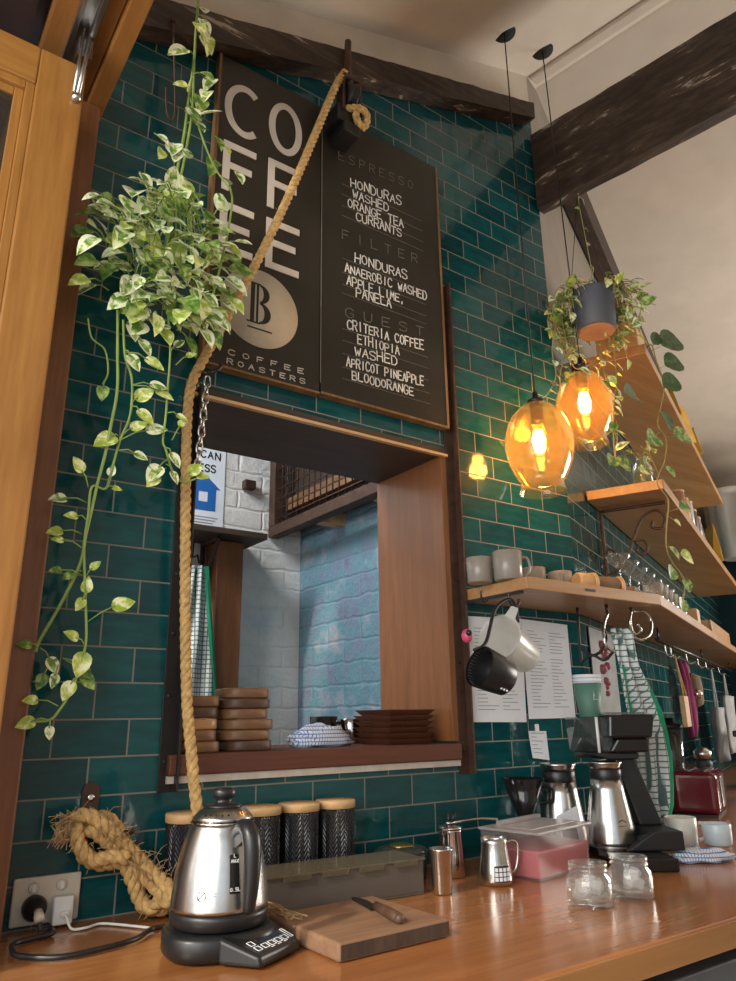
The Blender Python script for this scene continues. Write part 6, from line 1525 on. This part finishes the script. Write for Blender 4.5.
cn_ = sheet('paper_note', 'small handwritten note clipped to the tiles below the lists', [(1.711,-0.003,1.218),(1.789,-0.003,1.216),(1.792,-0.003,1.133),(1.719,-0.003,1.142)], 'note', 6, False)
b = MB(); q = V((1.747,-0.006,1.226)); b.cbox(q, (.012,.008,.022)); b.build('clip', M_white, cn_, bevel=.002)
# iron hook under the shelf with dosing cup and clear jug
ih = thing('iron_hook', 'black iron hook under the lowest shelf holding a cup and jug', 'hook', (1.460,-0.2,1.568))
h0 = V((1.464,-0.2,1.574)); h0.z = 1.5835
b = MB(); b.tube([h0, h0+V((0,0,-.02)), h0+V((.014,0,-.036)), h0+V((.034,0,-.03)), h0+V((.038,0,-.014))], .004, 8, sub=5); b.build('hook_wire', M_black, ih)
h1 = h0+V((-.085,0.02,-.0)); b = MB(); b.tube([h1, h1+V((0,0,-.015)), h1+V((.010,0,-.028)), h1+V((.024,0,-.022))], .003, 8, sub=5); b.build('hook_wire', M_black, ih)
def frame(zax, c_):
    zax = V(zax).normalized(); xax = zax.orthogonal().normalized(); yax = zax.cross(xax)
    return Matrix(((xax.x,yax.x,zax.x,c_[0]),(xax.y,yax.y,zax.y,c_[1]),(xax.z,yax.z,zax.z,c_[2]),(0,0,0,1)))
def screen_dir(r, d_, f): return RX*r + DN*d_ + FW*f
cj = thing('measuring_jug', 'clear plastic measuring jug hanging tilted before the paper lists', 'jug', (1.413,-0.2,1.464))
rim = V((1.416,-0.2,1.461)); axd = screen_dir(.62,.50,.60).normalized(); ln = .150
Mj = frame(axd, rim)
b = MB(); b.lathe([(.064,0),(.058,.004),(.056,.02),(.047,.135),(.042,.148),(.0001,.150),(.0001,.146),(.040,.144),(.045,.13),(.054,.02),(.062,.001)], 36, (0,0,0), 0, Mj, True, False); b.build('wall', M_frost, cj)
tabd = screen_dir(.15,-1,-.1).normalized(); tabd = (tabd-axd*tabd.dot(axd)).normalized(); sidt = axd.cross(tabd)
b = MB(); b.hexa([rim+tabd*.058-sidt*.018,rim+tabd*.058+sidt*.018,rim+tabd*.058+sidt*.018+axd*.006,rim+tabd*.058-sidt*.018+axd*.006,rim+tabd*.092-sidt*.012,rim+tabd*.092+sidt*.012,rim+tabd*.092+sidt*.012+axd*.006,rim+tabd*.092-sidt*.012+axd*.006]); b.build('hanging_tab', M_frost, cj, bevel=.004)
b = MB(); spd = -tabd; b.hexa([rim+spd*.055-sidt*.022,rim+spd*.055+sidt*.022,rim+spd*.055+sidt*.016+axd*.03,rim+spd*.055-sidt*.016+axd*.03,rim+spd*.078-sidt*.008,rim+spd*.078+sidt*.008,rim+spd*.070+sidt*.006+axd*.012,rim+spd*.070-sidt*.006+axd*.012]); b.build('spout', M_frost, cj, bevel=.004)
dc = thing('dosing_cup', 'black ribbed dosing cup with loop handle hanging beside the clear jug', 'cup', (1.319,-0.215,1.378))
rim2 = V((1.314,-0.225,1.382)); ax2 = screen_dir(.80,.42,.35).normalized(); M2 = frame(ax2, rim2)
b = MB(); b.lathe([(.052,0),(.053,.004),(.050,.045),(.046,.085),(.040,.092),(.0001,.093),(.0001,.088),(.040,.085),(.047,.02),(.049,.001)], 40, (0,0,0), 0, M2, True, False); b.build('cup_wall', M_black, dc)
b = MB()
for k in range(36):
    a = 2*PI*k/36; v0_ = M2 @ V((.0485*math.cos(a),.0485*math.sin(a),.004)); v1_ = M2 @ V((.0455*math.cos(a),.0455*math.sin(a),.05)); b.tube([v0_, v1_], .0012, 4)
b.build('inner_rib', M_darksteel, dc)
b = MB(); b.tube([rim2+screen_dir(-.3,-1,0)*.040, (1.348,-0.22,1.443), (1.398,-0.205,1.525), (1.434,-0.202,1.555), (1.471,-0.2,1.564), (1.488,-0.2,1.543), (1.487,-0.205,1.504)], .0048, 8, sub=6); b.build('loop_handle', M_black, dc)
b = MB(); bdir = screen_dir(0.15,.55,-.82).normalized()
for k in range(3):
    c_ = rim2+ax2*(.058+.009*k)+(bdir-ax2*bdir.dot(ax2)).normalized()*.0485; b.ball(c_, .0032, 0, 8, 6)
b.build('white_dots', M_white, dc)
rt = thing('pink_tag', 'small pink and black tag hanging beside the rusty iron strip', 'tag', (1.358,-0.14,1.469))
b = MB(); b.ball((1.357,-0.14,1.467), .015, 0, 14, 8, None, 1.25); b.build('pink_charm', plain('hot_pink', (0.60,0.08,0.16), 0.4), rt)
b = MB(); b.ball((1.351,-0.155,1.473), .008, 0, 12, 8); b.build('black_dot', M_black, rt)
b = MB(); q = V((1.359,-0.14,1.488)); b.tube([q, (q.x,q.y,1.583)], .0012, 5); b.build('string', M_black, rt)
# silver scroll hook rack and tea towel
sk = thing('scroll_hook_rack', 'silver and black scroll hook rack hanging under the shelf bend', 'hook rack', (1.911,-0.19,1.563))
for pts in ([(1.901,-0.19,1.559),(1.875,-0.19,1.521),(1.864,-0.195,1.466),(1.891,-0.2,1.443),(1.918,-0.2,1.462)],[(2.018,-0.19,1.573),(2.006,-0.19,1.538),(2.019,-0.19,1.501),(2.050,-0.195,1.515),(2.033,-0.195,1.533)],
            [(2.017,-0.19,1.570),(2.081,-0.19,1.577),(2.110,-0.195,1.550),(2.088,-0.2,1.504),(2.037,-0.2,1.483),(2.003,-0.2,1.490)],[(1.870,-0.1,1.558),(1.864,-0.1,1.484),(1.867,-0.1,1.411)],[(1.861,-0.1,1.468),(1.884,-0.12,1.437),(1.908,-0.14,1.446),(1.917,-0.16,1.481),(1.887,-0.18,1.514)],[(1.868,-0.1,1.417),(1.881,-0.13,1.436),(1.897,-0.16,1.420),(1.918,-0.18,1.443)]):
    scroll(sk, pts, .0045, M_polish if pts[0][0] > 1.9 else M_darksteel, 'scroll')
b = MB(); b.tube([(1.896,-0.19,1.558), (V((1.896,-0.19,1.558)).x, -.19, 1.5838)], .005, 6); b.tube([(2.018,-0.19,1.573), (V((2.018,-0.19,1.573)).x, -.19, 1.5838)], .005, 6); b.tube([(1.870,-0.1,1.558), (V((1.870,-0.1,1.558)).x, -.10, 1.5838)], .005, 6); b.build('stem', M_darksteel, sk)
tt = thing('tea_towel', 'green edged checked tea towel hanging from the scroll hooks behind the brewer', 'tea towel', (1.925,-0.215,1.302))
def towel_rows(L_, yd): return [(V(p), w_) for p, w_ in L_]
TW = [((1.926,-0.205,1.513),.055),((1.923,-0.215,1.494),.070),((1.929,-0.215,1.447),.062),((1.935,-0.215,1.403),.062),((1.958,-0.21,1.360),.082),((1.981,-0.205,1.314),.105),((2.008,-0.2,1.268),.120),((2.031,-0.195,1.201),.118),((2.036,-0.195,1.130),.118),((2.036,-0.195,1.061),.105),((2.039,-0.195,1.006),.080),((2.026,-0.2,0.961),.040)]
sidv = V((.90,-.43,0)).normalized(); outv = V((-.43,-.90,0))
solid(drape(MB(), TW, 0, .012, 18, 1.3, sidv, outv).build('cloth', M_teatowel, tt), .003)
TG = [(V(p)+sidv*(.5-.10)*w_+outv*.006, .018) for p, w_ in TW[4:]]
solid(drape(MB(), TG, 0, .004, 4, 1.3, sidv, outv).build('edge_stripe', M_green, tt), .003)
TG = [(V(p)-sidv*(.5-.12)*w_+outv*.006, .014) for p, w_ in TW[3:8]]
solid(drape(MB(), TG, 0, .004, 4, 1.3, sidv, outv).build('edge_stripe', M_green, tt), .003)
# wall poster and odds and ends under the shelf along the angled wall
pp_ = thing('dark_poster', 'grey picture with pink flowers on the wall behind the tea towel', 'picture', AW(.25,.004,1.25), TH)
b = MB(); b.box((-.17,-.004,-.03),(.17,-.0005,.30)); b.build('picture_sheet', plain('grey_picture', (0.16,0.165,0.17), 0.6, 0, 0.4, 9), pp_, world=False)
b = MB(); r = random.Random(5)
for k in range(14): b.ball((r.uniform(-.05,.02), -.0062, .10+r.uniform(-.02,.16)), r.uniform(.008,.018), 0, 10, 6, Matrix.Scale(1,4))
b.build('pink_flowers', plain('dusty_pink_print', (0.40,0.12,0.16), 0.6), pp_, world=False)
bl = thing('blender_jug', 'tall clear blender jug on grey base behind the tea towel', 'blender', AW(.95,.075,CZ), TH)
b = MB(); b.lathe([(.055,0),(.06,.01),(.05,.10),(.042,.11)], 4*7, (0,0,0), 0); b.build('motor_base', M_screen, bl, world=False)
b = MB(); b.lathe([(.040,.1102),(.042,.112),(.055,.30),(.053,.30),(.040,.115),(.0001,.114)], 28, caps=False); b.build('jug', M_smoke, bl, world=False)
b = MB(); b.lathe([(.056,.3005),(.056,.318),(.03,.325),(.028,.345),(.0001,.346)], 28); b.build('lid', M_black, bl, world=False)
b = MB(); b.tube([(.05,-.01,.28),(.085,-.015,.275),(.083,-.015,.17),(.045,-.01,.15)], .007, 8, sub=5); b.build('handle', M_black, bl, world=False)
for k, (s_, w_, h_, z_, mt, lab) in enumerate([(1.14,.12,.22,CZ,M_round,'tall brown chopping board leaning on the wall beside the blender'),(1.29,.035,.30,CZ,M_lightwood,'narrow pale wooden paddle leaning on the wall')]):
    b = MB(); b.box((-w_/2,-.012,0),(w_/2,.012,h_*.8)); b.box((-w_*.18,-.010,h_*.8),(w_*.18,.010,h_)); o = b.build('leaning_board', mt, world=False, bevel=.003); o.location = AW(s_,.045,z_); o.rotation_euler = (-.06,0,TH); tag(o, lab, 'board')
gj = thing('steel_grinder', 'small steel grinder cup before the leaning boards', 'grinder', AW(1.12,.17,CZ), 0)
b = MB(); b.lathe([(.045,0),(.047,.006),(.040,.11),(.034,.15),(.036,.155),(.030,.17),(.0001,.175)], 28); b.build('body', M_screen, gj, world=False)
b = MB(); b.lathe([(.037,.1765),(.037,.205),(.02,.22),(.0001,.222)], 24); b.build('cap', M_steel, gj, world=False)
rl = thing('hanging_rail', 'black rail of hooks under the lowest shelf along the angled wall', 'rail', AW(1.4,.12,1.53))
b = MB(); b.tube([AW(.55,.14,1.535), AW(3.2,.14,1.535)], .006, 8); b.build('bar', M_black, rl)
for s_ in (.60,1.8,3.1):
    b = MB(); b.tube([AW(s_,.14,1.54), AW(s_,.14,1.5835)], .004, 6); b.build('drop_rod', M_black, rl)
for s_ in (.80,.93,1.35,1.72,2.02,2.60):
    b = MB(); b.tube([AW(s_,.14,1.543),AW(s_,.128,1.535),AW(s_,.13,1.50),AW(s_,.145,1.485),AW(s_,.16,1.495)], .003, 6, sub=4); b.build('hook', M_polish, rl)
mc = thing('magenta_cloth', 'magenta cloth with a round silver badge hanging from the rail', 'cloth', AW(.98,.16,1.25), TH)
rows_ = [((AW(.93,.16,1.475)), .02),((AW(.94,.165,1.43)), .06),((AW(.95,.17,1.39)), .11),((AW(.96,.17,1.33)), .16),((AW(.96,.17,1.27)), .13),((AW(.94,.17,1.21)), .07),((AW(.92,.17,1.17)), .03)]
solid(drape(MB(), rows_, 0, .014, 12, .4, UA, NA).build('cloth', M_magenta, mc), .003)
b = MB(); b.ball(AW(1.0,.20,1.34), .020, 0, 16, 10); b.build('badge', M_polish, mc)
wt = thing('wooden_tag', 'square pale wooden tag hanging by string from the rail', 'tag', AW(.82,.17,1.28), TH)
b = MB(); q = AW(.82,.17,1.27); b.box((-.05,-.01,-.06),(.05,.01,.06),0,Matrix.Translation(q) @ Matrix.Rotation(TH,4,'Z')); b.build('tag_board', M_lightwood, wt, bevel=.003)
b = MB(); b.tube([q+V((0,0,.06)), AW(.81,.165,1.42), AW(.80,.16,1.49)], .004, 6, sub=4); b.tube([q+V((.02,0,.06)), AW(.83,.165,1.42), AW(.80,.16,1.49)], .004, 6, sub=4); b.build('string', M_rope, wt)
ht = thing('felt_hat', 'round tan felt hat hanging from the rail behind the magenta cloth', 'hat', AW(1.72,.15,1.36), TH)
b = MB(); Mh = Matrix.Translation(AW(1.72,.07,1.375)) @ Matrix.Rotation(TH,4,'Z') @ Matrix.Rotation(PI/2,4,'X'); b.lathe([(.135,0),(.137,.003),(.088,.008),(.084,.03),(.070,.055),(.0001,.062)], 36, (0,0,0), 0, Mh); b.build('hat_body', M_tan, ht)
b = MB(); b.lathe([(.0890,.009),(.0865,.022)], 36, (0,0,0), 0, Mh, caps=False); b.build('hat_band', M_rounddark, ht)
for (s_, w_, h_, zt_, lab) in ((2.02,.34,.27,1.29,'grey cloth bag hanging from the rail beside the felt hat'),(2.60,.42,.32,1.36,'larger grey cloth bag hanging at the far end of the rail')):
    t = thing('cloth_bag', lab, 'bag', AW(s_,.16,zt_-h_), TH)
    rows_ = [(AW(s_,.15,zt_-h_*k/7), w_*(.75+.25*min(1,k/2))) for k in range(8)]
    solid(drape(MB(), rows_, 0, .016, 14, s_, UA, NA).build('bag_cloth', M_greycloth, t), .02)
    b = MB(); b.tube([AW(s_-.05,.15,zt_), AW(s_,.15,1.488), AW(s_+.05,.15,zt_)], .005, 6, sub=5); b.build('strap', M_greycloth, t)
gr = thing('black_stand', 'black angled machine stand at the far end of the counter', 'stand', AW(2.0,.35,CZ), TH)
b = MB(); b.box((-.20,-.10,.245),(.35,.12,.275)); b.build('top_plate', M_black, gr, world=False, bevel=.006)
b = MB(); b.hexa([(-.06,-.06,0),(.10,-.06,0),(.10,.10,0),(-.06,.10,0),(-.16,-.05,.2445),(-.06,-.05,.2445),(-.06,.10,.2445),(-.16,.10,.2445)]); b.build('leg_frame', M_screen, gr, world=False, bevel=.004)
mj = thing('graduated_tub', 'clear plastic tub with measuring lines before the black stand', 'tub', AW(1.30,.40,CZ), TH)
b = MB(); rtub(b, -.06,-.05,.10,.07,0,.16,.012); b.f.pop(1); b.m.pop(1); b.s.pop(1); b.build('tub_wall', M_smoke, mj, world=False)
b = MB()
for k in range(9): b.box((-.03,-.0520-.0012*k,.03+.012*k),(.0+.02*(k % 2),-.0512-.0012*k,.0325+.012*k))
b.build('measuring_lines', M_white, mj, world=False)
# far wall fittings
fc = thing('white_duct', 'white boxed duct with rounded pipes on the far wall above teal paint', 'duct', (6.05,1.3,2.95))
b = MB(); b.box((5.80,1.05,2.55),(6.149,1.60,3.00)); b.build('duct_box', M_white, fc, bevel=.03, seg=3)
b = MB(); b.lathe([(.11,0),(.11,.50),(.14,.51),(.14,.56)], 28, (5.66,1.32,2.42)); b.build('pipe', M_white, fc)
b = MB(); b.lathe([(.11,0),(.11,.50),(.14,.51),(.14,.56)], 28, (5.70,1.00,2.42)); b.build('pipe', M_white, fc)
